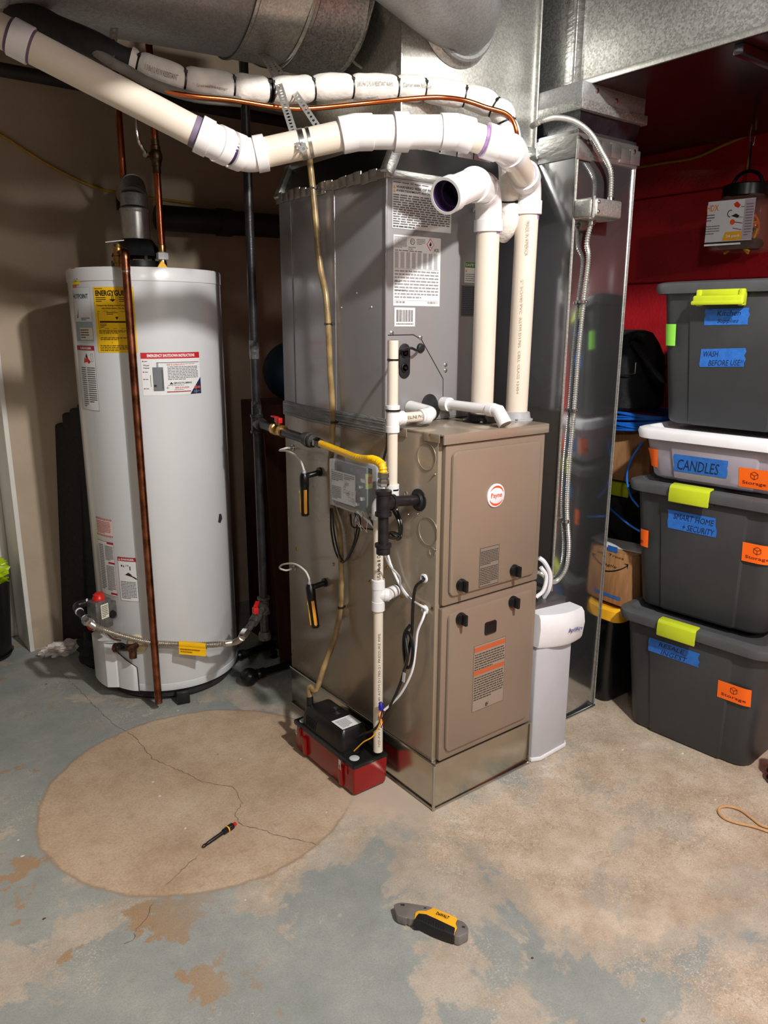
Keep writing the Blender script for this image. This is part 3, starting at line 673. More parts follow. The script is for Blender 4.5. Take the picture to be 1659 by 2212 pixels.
bd_ = thing('round_branch_duct', 'smaller round duct dropping from the ceiling into the plenum front', 'duct', (.2, .1, 1.9))
e = V((.243, TY0-.001, 2.045)); s0 = PD(850, -90, 1.5)
path = rounded([V((-1.5, -.95, 1.90)), V((-.12, .06, 2.055)), e+V((-.02, -.03, .01)), e], .10)[0]  # unseen left run is lowered to shade the exhaust pipe
m_ = M(); m_.tube(path, .106, galvd, 40); m_.obj('pipe', bd_)
m_ = M(); d = (path[-1]-path[-2]).normalized()
d = V((0, 1, 0)); m_.tube([e-d*.03, e-d*.026, e-d*.018, e-d*.014], [.107, .112, .112, .107], galvd, 40); m_.tube([e-d*.012, e-d*.001], [.109, .123], galv2, 40); m_.obj('starting_collar', bd_)

td = thing('trunk_duct', 'big rectangular galvanised trunk duct running under the ceiling above the red wall', 'duct', (1.0, -.4, 1.917))
m_ = M(); m_.box((.60, -3.0, 1.917), (1.5, .9, 2.205), galv, .003); m_.obj('duct_box', td)
y = PX(1243, 90, .60).y; m_ = M(); m_.box((.596, y-.03, 1.913), (.601, y+.03, 2.205), foil, .001); m_.box((.592, y-.008, 1.913), (.601, y+.008, 2.205), foil, .002); m_.obj('seam_tape', td)
m_ = M(); m_.box((.594, -3.0, 1.914), (.600, y-.03, 1.930), galv2, .001); m_.obj('bottom_lip', td)
M().box((.606, -3.0, 1.9145), (1.5, .9, 1.917), under).obj('underside_shade_panel', td)  # added sheet, coloured dark for the shaded underside
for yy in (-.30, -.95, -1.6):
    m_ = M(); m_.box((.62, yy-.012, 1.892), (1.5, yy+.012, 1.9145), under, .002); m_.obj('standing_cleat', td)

rt = thing('return_drop_duct', 'tall mirror-like sheet metal return duct standing right of the furnace', 'duct', (.69, .36, 0))
RX0, RX1, RY0, RY1 = .560, .824, .10, .64
m_ = M(); m_.box((RX0, RY0, 0), (RX1, RY1, 1.80), mirror, .003); m_.obj('duct_box', rt)
m_ = M(); m_.tube([(RX0-.001, RY0-.002, .0), (RX0-.001, RY0-.002, 1.78)], .0045, galv2, 8); m_.tube([(RX1, RY0-.001, 0), (RX1, RY0-.001, 1.74)], .002, galv2, 8); m_.tube([(RX0, RY0-.003, .006), (RX1, RY0-.003, .006)], .004, mirror, 8); m_.obj('corner_seam', rt)
m_ = M(); m_.box((RX0-.004, RY0-.004, 1.728), (RX1+.004, RY1+.002, 1.79), foil, .003)
m_.box((RX0-.009, RY0-.010, 1.722), (RX0+.055, RY0-.003, 1.775), foil, .004)
for k in range(6): x = RX0+.045*k; m_.box((x, RY0-.007, 1.735+random.uniform(0, .01)), (x+.05, RY0-.003, 1.778+random.uniform(-.01, .006)), foil, .002)
m_.obj('tape_collar', rt)
m_ = M()
for x, y in ((1270, 306), (1370, 328)): screw(m_, PY(x, y, RY0-.008), (0, -1, 0), .005, steel)
m_.obj('screws', rt, kind='stuff')
fc = thing('flexible_duct_connector', 'black canvas duct connector with metal collar joining drop duct to trunk duct', 'connector', (.7, .36, 1.79))
def rr3(x0, y0, x1, y1, z, b=0, n=12):
    P = []; 
    for (ax, ay), (bx, by) in (((x0, y0), (x1, y0)), ((x1, y0), (x1, y1)), ((x1, y1), (x0, y1)), ((x0, y1), (x0, y0))):
        for k in range(n):
            t = k/n; q = b*math.sin(pi*t)*random.uniform(.3, 1); nx, ny = (by-ay), -(bx-ax); l = math.hypot(nx, ny); P.append(V((ax+(bx-ax)*t-nx/l*q, ay+(by-ay)*t-ny/l*q, z+random.uniform(-.002, .002))))
    return P
m_ = M(); m_.loft([rr3(RX0+.004, RY0+.004, RX1, RY1, 1.775), rr3(RX0+.012, RY0+.012, RX1-.004, RY1, 1.80, .012), rr3(RX0+.008, RY0+.004, RX1+.006, RY1, 1.825, .014), rr3(RX0+.004, RY0, RX1+.014, RY1, 1.855)], mat('black_vinyl_canvas', (26, 27, 32), .28, 0, .2, 30, .4, 60, coat=.3)); m_.obj('canvas', fc)
m_ = M(); m_.box((RX0-.006, RY0-.012, 1.846), (RX1+.026, RY1+.02, 1.872), galv, .003); m_.box((RX0-.002, RY0-.006, 1.868), (RX1+.018, RY1+.014, 1.917), galvd, .003); 
m_.obj('collar', fc)
m_ = M()
for x, y in ((1290, 196), (1331, 218)): screw(m_, PY(x, y, RY0-.007), (0, -1, 0), .005, steel)
m_.obj('screws', fc, kind='stuff')
# ================================================================ FILTER CABINET
fi = thing('filter_cabinet', 'light grey media air filter cabinet with white cap between furnace and return duct', 'filter cabinet', (.46, .3, 0))
m_ = M(); m_.box((.385, .03, .0), (.548, .62, .487), mat('grey_cabinet_steel', (128, 130, 132), .35, .8, .06, 8), .003); m_.obj('housing', fi)
ft_ = [(.386, .03), (.386, -.004), (.415, -.016), (.535, -.010), (.548, .004), (.548, .03)]
m_ = M(); m_.prism(ft_, (0, 0, .012), (1, 0, 0), (0, 1, 0), (0, 0, 1), .37, lgrey, .003)
m_.prism([(x+(.003 if x > .5 else -.001), y-.004 if y < .02 else y) for x, y in ft_], (0, 0, .002), (1, 0, 0), (0, 1, 0), (0, 0, 1), .012, wplast, .002); dr = m_.obj('door', fi)
m_ = M(); cap = []
for z, e_ in ((.372, .004), (.382, .010), (.43, .017), (.462, .012), (.473, .002)):
    n = 12; P = [V((.382, .03, z+.004)), V((.382, -.008-e_*.6, z+.004))]
    for k in range(n+1):
        t = k/n; x = .41+t*(.566-.41); P.append(V((x, -.014-e_-.012*math.sin(pi*t), z-.004*math.sin(pi*t)-.01*t*t)))
    P.append(V((.566, .03, z-.008))); cap.append(P)
m_.loft(cap, wplast); cp_ = m_.obj('cap', fi)
L = Lab(planef((.474, -.0445, .408), V((1, .03, -.10)).normalized(), (0, 0, 1), (0, -1, 0))); L.text('AprilAire', 0, 0, .066, .017, (52, 44, 140), bold=.015); L.obj('lettering', cp_)
# ================================================================ WHITE PVC PIPES
def fitting(parent, arc, a_out, b_out, r=.0302, name='elbow', hub=.030, prim=(1, 1), pm=None):
    """elbow over an arc with socket hubs; primer rings where the pipe enters"""
    p0, p1 = arc[0], arc[-1]; d0 = (arc[0]-arc[1]).normalized(); d1 = (arc[-1]-arc[-2]).normalized()
    k = r/.0302; f = .0052*k; m = M(); m.tube([p0+d0*hub*.4]+list(arc)+[p1+d1*hub*.4], r+f*.75, pvcf, 28)
    for p, d in ((p0, d0), (p1, d1)):
        m.tube([p-d*hub*.35, p-d*hub*.3, p+d*hub*.95, p+d*hub], [r+f*.8, r+f*1.35, r+f*1.35, r+f*.9], pvcf, 28)
    o = m.obj(name, parent)
    for (p, d), q in (((p0, d0), prim[0]), ((p1, d1), prim[1])):
        if q: M().tube([p+d*hub*.9, p+d*(hub+.006*q)], r+.0008, pm or purple, 28).obj('primer_ring', parent)
    return o
ex = thing('exhaust_pipe', 'long white plastic exhaust pipe rising from the furnace top and running left along the ceiling', 'pipe', (EX.x, EX.y, Z1+.01))
top = V((EX.x, EX.y, 1.60)); top = PX(1146, 440, EX.x); top.y = EX.y
base = V((EX.x-.008, EX.y, Z1+.012)); top.x = EX.x
depth = lambda p: (V(p)-CAM).dot(FW)
q = [base, top+V((0, 0, .05)), PD(1096, 318, 1.69), PD(985, 285, 1.66), PD(770, 286, 1.63), PD(535, 338, 1.62), PD(462, 306, 1.56), PD(-40, 45, 1.40)]
path, arcs = rounded(q, .055)
m_ = M(); m_.tube(path, .0302, pvc, 30); m_.obj('pipe', ex)
for i, a in enumerate(arcs):
    nm = 'elbow'; 
    if i in (2, 3): 
        fitting(ex, a, 0, 0, prim=(0, 1) if i == 2 else (0, 0))
    elif i == 4: fitting(ex, [a[0].lerp(a[-1], .0), *a[1:-1], a[-1]], 0, 0, hub=.018, prim=(0, 1), pm=darkpurple)
    elif i == 5: fitting(ex, a, 0, 0, hub=.02, prim=(0, 2), pm=mat('greyer_primer', (120, 104, 128), .6))  # this ring is greyer than the purple primer elsewhere
    else: fitting(ex, a, 0, 0, hub=.026, prim=(2, 1) if i == 0 else (1, 1))
m_ = M(); m_.tube([arcs[3][0], arcs[2][-1]], .0345, pvcf, 30); m_.obj('joined_hub', ex)
a, b = q[4], q[3]
m_ = M(); c = a.lerp(b, .44); d = (b-a).normalized(); m_.tube([c-d*.016, c-d*.0155, c+d*.0155, c+d*.016], [.036, .0405, .0405, .036], pvcf, 30); m_.obj('coupling', ex)
m_ = M(); c = PD(50, 82, 1.43); d = (q[-1]-q[-2]).normalized(); c = q[-2]+d*((c-q[-2]).dot(d)); m_.tube([c-d*.018, c-d*.017, c+d*.017, c+d*.018], [.032, .0345, .0345, .032], pvcf, 30); m_.obj('coupling', ex)
for s in (-1, 1): M().tube([c+d*s*.018, c+d*s*.023], .0308, mat('dull_primer', (110, 88, 110), .6), 30).obj('primer_ring', ex)
L = Lab(wrapf(V((base.x, base.y, top.z)), base, .0302, .28), .0004)
L.text('MADE IN AMERICA', .045, -.004, .085, .008, (150, 128, 104)); L.text('2" SCH40 PVC  ASTM D1785  CELL CLASS 12454', .19, -.010, .30, .006, (178, 158, 134)); L.obj('lettering', ex)

ip = thing('intake_pipe', 'white plastic intake pipe ending in an open elbow facing the room', 'pipe', (IN.x, IN.y, Z1+.01))
t = PX(1054, 480, IN.x); t.y = IN.y
b0 = V((IN.x, IN.y, Z1+.012)); t.x = IN.x
mouth = PD(962, 424, 1.63); mid = PD(1012, 398, 1.72)
el = PD(1030, 393, 1.76)
path = [b0, V((IN.x, IN.y, t.z+.04)), V((IN.x, IN.y, t.z+.115)), mid, mouth]
pp, arcs = rounded([b0, V((IN.x, IN.y, t.z+.075)), PD(1020, 398, 1.70), mouth], .07, 10)
m_ = M(); m_.cyl(b0, V((IN.x, IN.y, t.z+.02)), .0302, pvc, 30); m_.obj('pipe', ip)
fitting(ip, arcs[0], 0, 0, hub=.022, prim=(1, 2))
d = (mouth-arcs[1][-1]).normalized(); dd = d
k0 = arcs[1][0]; d0_ = (arcs[1][0]-arcs[1][1]).normalized(); M().tube([k0-d0_*.004, k0-d0_*.003, k0+d0_*.016, k0+d0_*.017], [.036, .0388, .0388, .036], pvcf, 30).obj('elbow_hub', ip); M().tube([k0+d0_*.0165, k0+d0_*.020], .0358, purple, 30).obj('primer_ring', ip)
m_ = M(); body = [arcs[0][-1], *arcs[1], mouth-d*.002]; m_.tube(body, .0345, pvcf, 30, cap=False)
m_.lathe([(.0345, -.03), (.0385, -.028), (.0385, 0), (.0325, 0), (.0305, -.045)], mouth, pvcf, 34, d, close=False); m_.obj('open_elbow', ip)
m_ = M(); m_.lathe([(.0322, -.001), (.0310, -.030), (.0270, -.031), (.0262, -.07), (0, -.075)], mouth, darkpurple, 30, d, close=False); m_.obj('primed_socket', ip)

# ---- condensate drain
DX = -.05
def pvc_tee(parent, c, ax, br, r=.0134, L1=.034, L2=.034, name='tee'):
    c, ax, br = V(c), V(ax).normalized(), V(br).normalized(); m = M()
    m.tube([c-ax*L1, c-ax*(L1-.001), c-ax*.018, c-ax*.017, c+ax*.017, c+ax*.018, c+ax*(L1-.001), c+ax*L1], [r+.003, r+.0046, r+.0046, r+.0035, r+.0035, r+.0046, r+.0046, r+.003], pvcf, 24)
    m.tube([c, c+br*.017, c+br*.018, c+br*(L2-.001), c+br*L2], [r+.003, r+.003, r+.0046, r+.0046, r+.003], pvcf, 24); return m.obj(name, parent)
du = thing('upper_drain_pipe', 'white plastic drain riser with tee strapped to the front edge of the coil cabinet', 'pipe', (DX, .12, .9))
tU = PX(848, 735, DX); tY = PX(849, 905, DX); tY.y = tU.y = (tU.y+tY.y)/2; bU = PX(850, 1072, DX); bU.y = tU.y
m_ = M(); m_.cyl(tU, bU+V((0, 0, .0)), .0134, pvc, 24); m_.lathe([(.0134, 0), (.009, .0005)], tU, darkpurple, 20, (0, 0, 1)); m_.obj('pipe', du)
pvc_tee(du, tY, (0, 0, 1), (1, 0, -.0))
m_ = M(); m_.tube([bU+V((0, 0, .03)), bU+V((0, 0, -.006)), bU+V((0, .01, -.03))], .018, pvcf, 22); m_.obj('elbow', du)
hx = V((.058, tU.y, tY.z)); 
m_ = M(); m_.cyl(tY+V((.03, 0, 0)), hx, .0134, pvc, 22); m_.obj('side_pipe', du)
L = Lab(wrapf(tY+V((.034, 0, 0)), hx, .0134), .0004); L.text('ESLINE PVC', .004, -.004, .052, .0075, (60, 54, 52)); L.obj('lettering', du)
ar = rounded([hx-V((.02, 0, 0)), hx+V((.022, 0, .004)), V((hx.x+.024, CY0-.002, hx.z+.012))], .03)[0]
m_ = M(); m_.tube(ar, .0185, pvcf, 22); m_.tube([hx-V((.012, 0, 0)), hx+V((.008, 0, 0))], .0205, pvcf, 22); m_.obj('elbow', du)
P0 = PY(957, 872, CY0-.002); P1 = PX(1068, 886, P0.x+.012)
vp = thing('condensate_vent_arm', 'short white plastic arm with a downturned elbow over the furnace top', 'pipe', (P0.x, .1, P0.z))
m_ = M(); m_.cyl(P0, P1, .0134, pvcf, 22); m_.obj('pipe', vp)
m_ = M(); m_.tube([P0, P0+V((0, -.028, 0))], .019, pvcf, 22); m_.obj('hub', vp)
d = (P1-P0).normalized(); e2 = P1+d*.030+V((0, 0, -.022)); m_ = M(); m_.tube([P1-d*.02, P1-d*.019, P1-d*.001, P1, P1+d*.012, e2, e2+(d*.5+V((0, 0, -.7))).normalized()*.014], [.0155, .0178, .0178, .017, .0175, .0178, .0185], pvcf, 22)
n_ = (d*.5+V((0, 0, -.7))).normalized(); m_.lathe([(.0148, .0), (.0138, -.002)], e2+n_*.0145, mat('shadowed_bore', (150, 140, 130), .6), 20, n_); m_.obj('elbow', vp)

LX = -.06
dl = thing('lower_drain_pipe', 'white plastic drain pipe with tee running down into the condensate pump', 'pipe', (LX, .18, .12))
lT = PX(817, 1285, LX); lb_ = V((LX, lT.y, .118)); lt = V((LX, lT.y, PX(815, 1120, LX).z))
path = rounded([lb_, lt+V((0, 0, .03)), V((DX, lT.y-.02, lt.z+.055)), bU+V((0, .012, -.035))], .02)[0]
m_ = M(); m_.tube(path, .0134, pvc, 24); m_.obj('pipe', dl)
m_ = M(); m_.tube(rounded([lt+V((0, 0, .0)), lt+V((0, 0, .035)), V((DX, lT.y-.015, lt.z+.06))], .02)[0], .0178, pvcf, 22); m_.obj('elbow', dl)
pvc_tee(dl, lT, (0, 0, 1), (.8, -.6, 0), L1=.044, L2=.03)
e3 = PX(858, 1275, 0); m_ = M(); m_.cyl(lT+V((.02, -.015, .002)), (e3.x-.006, e3.y, e3.z), .0165, pvcf, 22); m_.obj('branch_stub', dl)
L = Lab(wrapf(V((LX, lT.y, lT.z+.045)), lt, .0134, -.1), .0004); L.text('USA Made & Owned', .002, -.0045, .092, .0085, (52, 48, 48), bold=.01); L.obj('lettering', dl)
L = Lab(wrapf(V((LX, lT.y, lb_.z+.02)), V((LX, lT.y, lT.z-.05)), .0134, -.25), .0004); L.text('NSF-PW PVC 1120 SCH 40 ASTM D1785-21 PRESSURE PIPE', .0, -.003, .34, .006, (120, 112, 106)); L.obj('lettering', dl)
def zip_ring(parent, c, ax, r, name='cable_tie'):
    ax = V(ax).normalized(); m = M(); m.tube([V(c)-ax*.002, V(c)+ax*.002], r+.0012, zipm, 24)
    s = (CAM-V(c)); s = (s-ax*s.dot(ax)).normalized(); s2 = ax.cross(s); p = V(c)-s2*(r*.75)+s*r*.75; m.obox(p, s*.004, s2*.003, ax*.003, zipm); return m.obj(name, parent)
for y in (777, 886, 1057): zip_ring(du, PX(849, y, DX).lerp(PX(849, y, DX), 0), (0, 0, 1), .0136 if y != 886 else .018)

# ================================================================ GAS LINES
GX = -.075
gt = PX(555, 915, GX); gr_ = thing('gas_riser_pipe', 'black iron gas riser pipe standing between the water heater and the furnace', 'pipe', (gt.x, gt.y, .2))
gy = gt.y; gb = PX(578, 1385, GX); gb.y = gy; gb.x = GX
m_ = M(); m_.cyl((GX, gy, gb.z+.03), (GX, gy, 2.45), .0134, iron, 20); m_.obj('pipe', gr_)
def iron_tee(parent, c, ax, br, m=iron, r=.0134, name='tee', L1=.03):
    c, ax, br = V(c), V(ax).normalized(), V(br).normalized(); M_ = M(); R = r+.0045
    M_.tube([c-ax*L1, c-ax*L1*.99, c-ax*L1*.72, c-ax*L1*.70, c+ax*L1*.70, c+ax*L1*.72, c+ax*L1*.99, c+ax*L1], [r+.001, R+.003, R+.003, R, R, R+.003, R+.003, r+.001], m, 20)
    M_.tube([c, c+br*L1*.7, c+br*L1*.72, c+br*L1*.99, c+br*L1], [R, R, R+.003, R+.003, r+.001], m, 20); return M_.obj(name, parent)
iron_tee(gr_, (GX, gy, gt.z), (0, 0, 1), (0, -1, 0))
lz = PX(578, 1312, GX).z
iron_tee(gr_, (GX, gy, lz), (0, 0, 1), (-.6, -.8, -.1), ironw)
m_ = M(); m_.tube([(GX, gy, lz-.03), (GX, gy, gb.z+.02)], .0134, ironw, 18); m_.lathe([(.012, 0), (.021, .002), (.021, .02), (.017, .03)], (GX, gy, gb.z), ironw, 18); m_.obj('drip_cap', gr_)
# tape wrapped on riser
for y0, y1 in ((735, 775), (865, 905)):
    a, b = PX(545, y0, GX).z, PX(548, y1, GX).z; m_ = M(); m_.tube([(GX, gy, z) for z in (a, (a+b)/2, b)], [.0150, .0158, .0148], mat('clear_packing_tape', (120, 120, 120), .12, .6, .4, 40, .8, 50), 14); m_.obj('pipe_tape', gr_)
# branch to the furnace
fg = thing('furnace_gas_line', 'black iron branch gas line with red valve and bright yellow flexible connector into the furnace', 'gas line', (-.1, .5, .97))
b1 = PX(690, 957, GX); a1 = V((GX, gy-.03, gt.z))
b1 = V((GX, b1.y, b1.z))
m_ = M(); m_.cyl(a1, b1+V((0, .045, 0)), .0134, iron, 20); m_.obj('pipe', fg)
def at(t): return a1.lerp(b1, t)
d = (b1-a1).normalized()
def s_at(px_, line=(a1, b1)):
    best = min(range(101), key=lambda k: abs(((line[0].lerp(line[1], k/100)-CAM).dot(RT)/(line[0].lerp(line[1], k/100)-CAM).dot(FW))*FPX+829.5-px_)); return line[0].lerp(line[1], best/100)
vc = s_at(602); m_ = M(); m_.tube([vc-d*.03, vc-d*.029, vc-d*.014, vc-d*.012, vc, vc+d*.012, vc+d*.014, vc+d*.029, vc+d*.03], [.014, .0185, .0185, .015, .019, .015, .0185, .0185, .014], brass, 18)
m_.cyl(vc, vc+V((0, 0, .028)), .008, brass, 14); vb = m_.obj('valve_body', fg)
m_ = M(); h0 = vc+V((0, 0, .030)); m_.obox(h0, V((.007, 0, 0)), d*.014, V((0, 0, .008)), redp, .002); m_.obox(h0-d*.022+V((0, 0, .007)), V((.006, 0, 0)), d*.016, V((0, 0, .002)), redp, .001); m_.obj('valve_handle', fg)
un = s_at(668); m_ = M()
for dd_, r_ in ((-.016, .019), (0, .022), (.016, .0185)): m_.tube([un+d*(dd_-.007), un+d*(dd_-.0065), un+d*(dd_+.0065), un+d*(dd_+.007)], [r_-.003, r_, r_, r_-.003], ironw, 16)
m_.obj('union', fg)
m_ = M(); n1 = s_at(688); m_.lathe([(.010, -.014), (.015, -.013), (.015, .006), (.011, .012)], n1, steel, 6, d); m_.obj('flare_nut', fg)
T_ = V((-.115, GASY, GASZ)); sc_ = PX(828, 1085, -.115); T_ = V((-.115, sc_.y, sc_.z-.002))
ft_top = V((T_.x, T_.y, PX(828, 1030, -.115).z))
fx = [n1, PX(735, 975, GX+.0), PX(775, 990, -.085), PX(806, 993, -.105), PX(824, 1004, -.115), V((T_.x, T_.y, ft_top.z+.004))]
sp_ = resample(spline(fx, 8), .0022); n = len(sp_); m_ = M(); m_.tube(sp_, [.0098+(.0014*math.sin(i*1.7) if i > n*.74 else .0008*math.sin(i*.9)*(1 if i > n*.5 else .15)) for i in range(n)], yellowf, 16); m_.obj('yellow_connector', fg)
m_ = M(); c = ft_top; m_.lathe([(.010, .012), (.014, .010), (.014, -.002), (.010, -.004), (.013, -.006), (.0145, -.012), (.0145, -.02), (.012, -.024)], c, steel, 6); m_.obj('flare_nut', fg)
iron_tee(fg, T_, (0, 0, 1), V((.115, GASY-T_.y, GASZ-T_.z)), L1=.032)
m_ = M(); m_.cyl(T_+V((.03, 0, 0)), (-.002, GASY, GASZ), .0134, iron, 20); m_.obj('furnace_nipple', fg)
dz = PX(825, 1195, -.115).z; m_ = M(); m_.cyl(T_, (T_.x, T_.y, dz+.02), .0134, iron, 20); m_.lathe([(.0175, 0), (.0178, .016), (.021, .018), (.021, .026), (.0145, .028)], (T_.x, T_.y, dz), iron, 20); m_.obj('drip_leg', fg)

# ================================================================ CONTROL BOX
cb = thing('pump_control_module', 'clear plastic control module box with circuit board hung on the furnace side', 'control box', (-.03, .32, .78))
a = PX(715, 1000, -.05); y1, y0, zb, zt = .405, .225, .786, .920
m_ = M(); m_.box((-.012, y0-.008, zb-.004), (-.001, y1-.01, zt+.012), wplast, .002); m_.obj('back_plate', cb)
m_ = M(); m_.box((-.058, y0, zb), (-.0125, y1, zt), glass, .003); m_.obj('clear_cover', cb)
m_ = M(); m_.box((-.040, y0+.006, zb+.006), (-.036, y1-.01, zt-.006), mat('dark_green_board', (34, 44, 38), .5), 0)
for k in range(16): y = random.uniform(y0+.012, y1-.03); z = random.uniform(zb+.012, zt-.02); m_.box((-.052, y, z), (-.040, y+random.uniform(.006, .02), z+random.uniform(.005, .016)), random.choice([black, black, blackr, yelp, wplast]), .0008)
m_.box((-.054, y0+.006, zb+.075), (-.034, y0+.014, zb+.115), lime, .001); m_.box((-.050, y0+.002, zb+.09), (-.040, y0+.008, zb+.108), redp, .001); m_.box((-.03, y0+.003, zb+.03), (-.014, y0+.02, zb+.09), blackr, .001)
m_.obj('circuit_board', cb)
L = Lab(planef((-.0585, y1-.012, zb+.018), (0, -1, 0), (0, 0, 1), (-1, 0, 0))); w_, h_ = .118, .088; L.rect(0, 0, w_, h_, (206, 208, 208)); L.frame(0, 0, w_, h_, .0008, (120, 120, 120))
L.lines(.004, w_*.5, h_*.66, h_*.95, 5, (90, 90, 92)); L.lines(w_*.54, w_*.96, h_*.78, h_*.95, 3, (90, 90, 92)); L.lines(.004, w_*.42, h_*.08, h_*.5, 9, (90, 90, 92))
for k in range(14): u = random.uniform(w_*.48, w_*.9); v = random.uniform(h_*.08, h_*.66); L.frame(u, v, u+random.uniform(.006, .014), v+random.uniform(.006, .012), .0006, (90, 90, 92))
L.obj('wiring_label', cb)
def wire(name, pts, r, mt, parent=None, label=None, cat=None, n=8, seg=8, **k):
    m = M(); m.tube(spline(pts, n), r, mt, seg); return m.obj(name, parent, label, cat, **k)
def sX(x, pts, off=None): return [PX(a, b, c[0] if c else x) for a, b, *c in pts]
for k, pts in enumerate(([(714, 1098, -.03), (716, 1150, -.025), (726, 1195, -.02), (742, 1214, -.02), (762, 1180, -.022), (772, 1130, -.03), (766, 1105, -.035)], [(718, 1098, -.035), (722, 1150, -.03), (734, 1200, -.028), (748, 1210, -.028), (770, 1168, -.03), (778, 1128, -.04), (772, 1108, -.045)],
    [(757, 1110, -.04), (760, 1135, -.04), (770, 1140, -.035), (800, 1143, -.03), (818, 1150, -.03)], [(788, 1095, -.045), (800, 1120, -.04), (812, 1145, -.04), (822, 1150, -.04)])):
    wire('black_wire', sX(0, pts), .0028 if k < 2 else .0024, black, cb)
for k in range(8):
    c_ = random.choice([copper, wplast, redp, black]); x0 = random.uniform(750, 785); wire('thin_wire', sX(0, [(x0, 1105, -.04), (x0+random.uniform(-10, 10), 1125, -.045), (x0+random.uniform(-14, 14), random.uniform(1140, 1160), -.04)]), .0009, c_, cb, seg=5)
# cords between module, furnace and pump
wire('white_control_cable', sX(0, [(772, 1105, -.045), (800, 1130, -.035), (818, 1152, -.03), (832, 1180, -.022), (846, 1225, -.018), (868, 1270, -.012), (892, 1298, -.012), (916, 1312, -.012), (917, 1318, 0)]), .0034, wplast, None, 'slim white cable looping from the clear module past the gas drip leg into the furnace', 'cable')
wire('grey_control_cable', sX(0, [(829, 1196, -.09), (842, 1222, -.06), (862, 1245, -.04), (866, 1268, -.03), (880, 1290, -.025), (905, 1306, -.02), (919, 1318, -.005)]), .0028, mat('grey_cable_jacket', (176, 174, 170), .35), None, 'thin grey cable hanging from the iron drip leg toward the lower grommet', 'cable')
PB = PZ(640, 1568, .105)
wire('black_power_cord', sX(0, [(917, 1249, 0), (913, 1254, -.02), (897, 1270, -.025), (892, 1310, -.025), (890, 1360, -.028)])+sX(0, [(884, 1400, -.04), (870, 1460, -.05), (850, 1510, -.06), (815, 1570, -.07)])+[V((-.08, .215, .155)), V((-.085, .235, .135))], .0042, black, None, 'black power cord from the furnace grommet down to the condensate pump', 'cord')
m_ = M(); lp = sX(0, [(886, 1350, -.035), (874, 1368, -.045), (872, 1400, -.05), (878, 1440, -.05), (888, 1435, -.05), (892, 1400, -.045), (884, 1368, -.04), (876, 1375, -.045), (880, 1420, -.055), (872, 1450, -.055)]); m_.tube(spline(lp, 8), .0044, black, 8); m_.obj('cord_coil', None, 'tangled bundle of spare black cord tied against the furnace side', 'cord')
wire('white_pump_cable', sX(0, [(919, 1318, 0), (914, 1335, -.02), (902, 1365, -.03), (898, 1400, -.032), (890, 1450, -.04), (868, 1495, -.05), (846, 1520, -.06), (830, 1534, -.073)]), .0034, wplast, None, 'white cable hanging beside the black cord toward the pump', 'cable')
m_ = M(); p = PX(872, 1463, -.056); m_.obox(p, V((0, .005, 0)), V((.0006, 0, 0)), V((0, -.002, .014)), paper); m_.obj('wire_tag', None, 'small white paper tag on the black cord beside the furnace', 'tag')
p = PX(824, 1533, -.075)
sn = thing('wire_nut_splice', 'bundle of coloured wires with a blue wire nut on the white drain pipe', 'wires', p-V((0, 0, .03)))
m_ = M(); m_.lathe([(.0075, 0), (.0075, .006), (.005, .02), (.003, .022)], p, mat('blue_wire_nut', (40, 34, 150), .4), 12, (0, .2, 1)); m_.obj('wire_nut', sn)
for k, cc in enumerate((copper, redp, wplast, yelp, orng)): wire('coloured_wire', [p+V((0, .002*k-.004, .0)), p+V((-.008, .003*k-.01, -.015)), p+V((-.002, -.01+.002*k, -.03)), p+V((-.012, -.014, -.045+.004*k))], .0013, cc, sn, seg=6)
wire('yellow_pump_wire', [p+V((0, 0, -.01)), PX(822, 1560, -.085), PX(806, 1590, -.10), PX(785, 1603, -.115), PX(765, 1622, -.125)], .0018, yelp, None, 'pair of thin yellow wires draped across the condensate pump', 'wire')
# wire clump behind drip leg
m_ = M(); m_.tube(spline(sX(0, [(848, 1100, -.03), (862, 1130, -.03), (860, 1160, -.03), (838, 1160, -.035), (845, 1150, -.03), (866, 1158, -.03), (858, 1166, -.03)]), 8), .0038, black, 8); m_.tube(spline(sX(0, [(856, 1098, -.02), (868, 1135, -.02), (862, 1165, -.02), (842, 1150, -.02)]), 8), .0034, black, 8); m_.obj('black_cable_coil', None, 'small black cable coil tucked behind the black gas tee', 'cable')
wire('black_sensor_cable', [PY(912, 748, CY0-.012), PY(902, 757, CY0-.028), PY(888, 752, CY0-.03), PY(872, 756, CY0-.02), PY(860, 762, CY0-.02), V((-.035, .13, PX(845, 800, -.03).z)), *sX(0, [(838, 900, -.015), (836, 960, -.012), (828, 1000, -.012), (838, 1040, -.012)])], .0035, black, None, 'black sensor cable from the oval grommet running down behind the drain riser', 'cable')

# ================================================================ CONDENSATE PUMP
pX0, pX1, pY0, pY1, pH = -.146, -.026, .168, .492, .098
cpn = thing('condensate_pump', 'red condensate pump with black motor housing on the floor beside the plinth', 'pump', ((pX0+pX1)/2, (pY0+pY1)/2, 0))
def ring4(x0, y0, x1, y1, z, r=.008): return [V((x, y, z)) for x, y in rrect(x0, y0, x1, y1, r, 4)]
m_ = M(); m_.loft([ring4(pX0+.005, pY0+.005, pX1-.005, pY1-.006, .008), ring4(pX0+.003, pY0+.003, pX1-.003, pY1-.003, .014), ring4(pX0, pY0, pX1, pY1, pH-.006)], redt)
for yy in (pY0+.055, pY1-.075): m_.loft([ring4(pX0-.004, yy, pX0+.01, yy+.016, .012, .003), ring4(pX0-.008, yy-.002, pX0+.01, yy+.018, pH-.028, .003)], redt)
for yy in (pY0+.03, pY1-.045): m_.box((pX0-.003, yy, .06), (pX0, yy+.009, pH-.01), redt, .001)
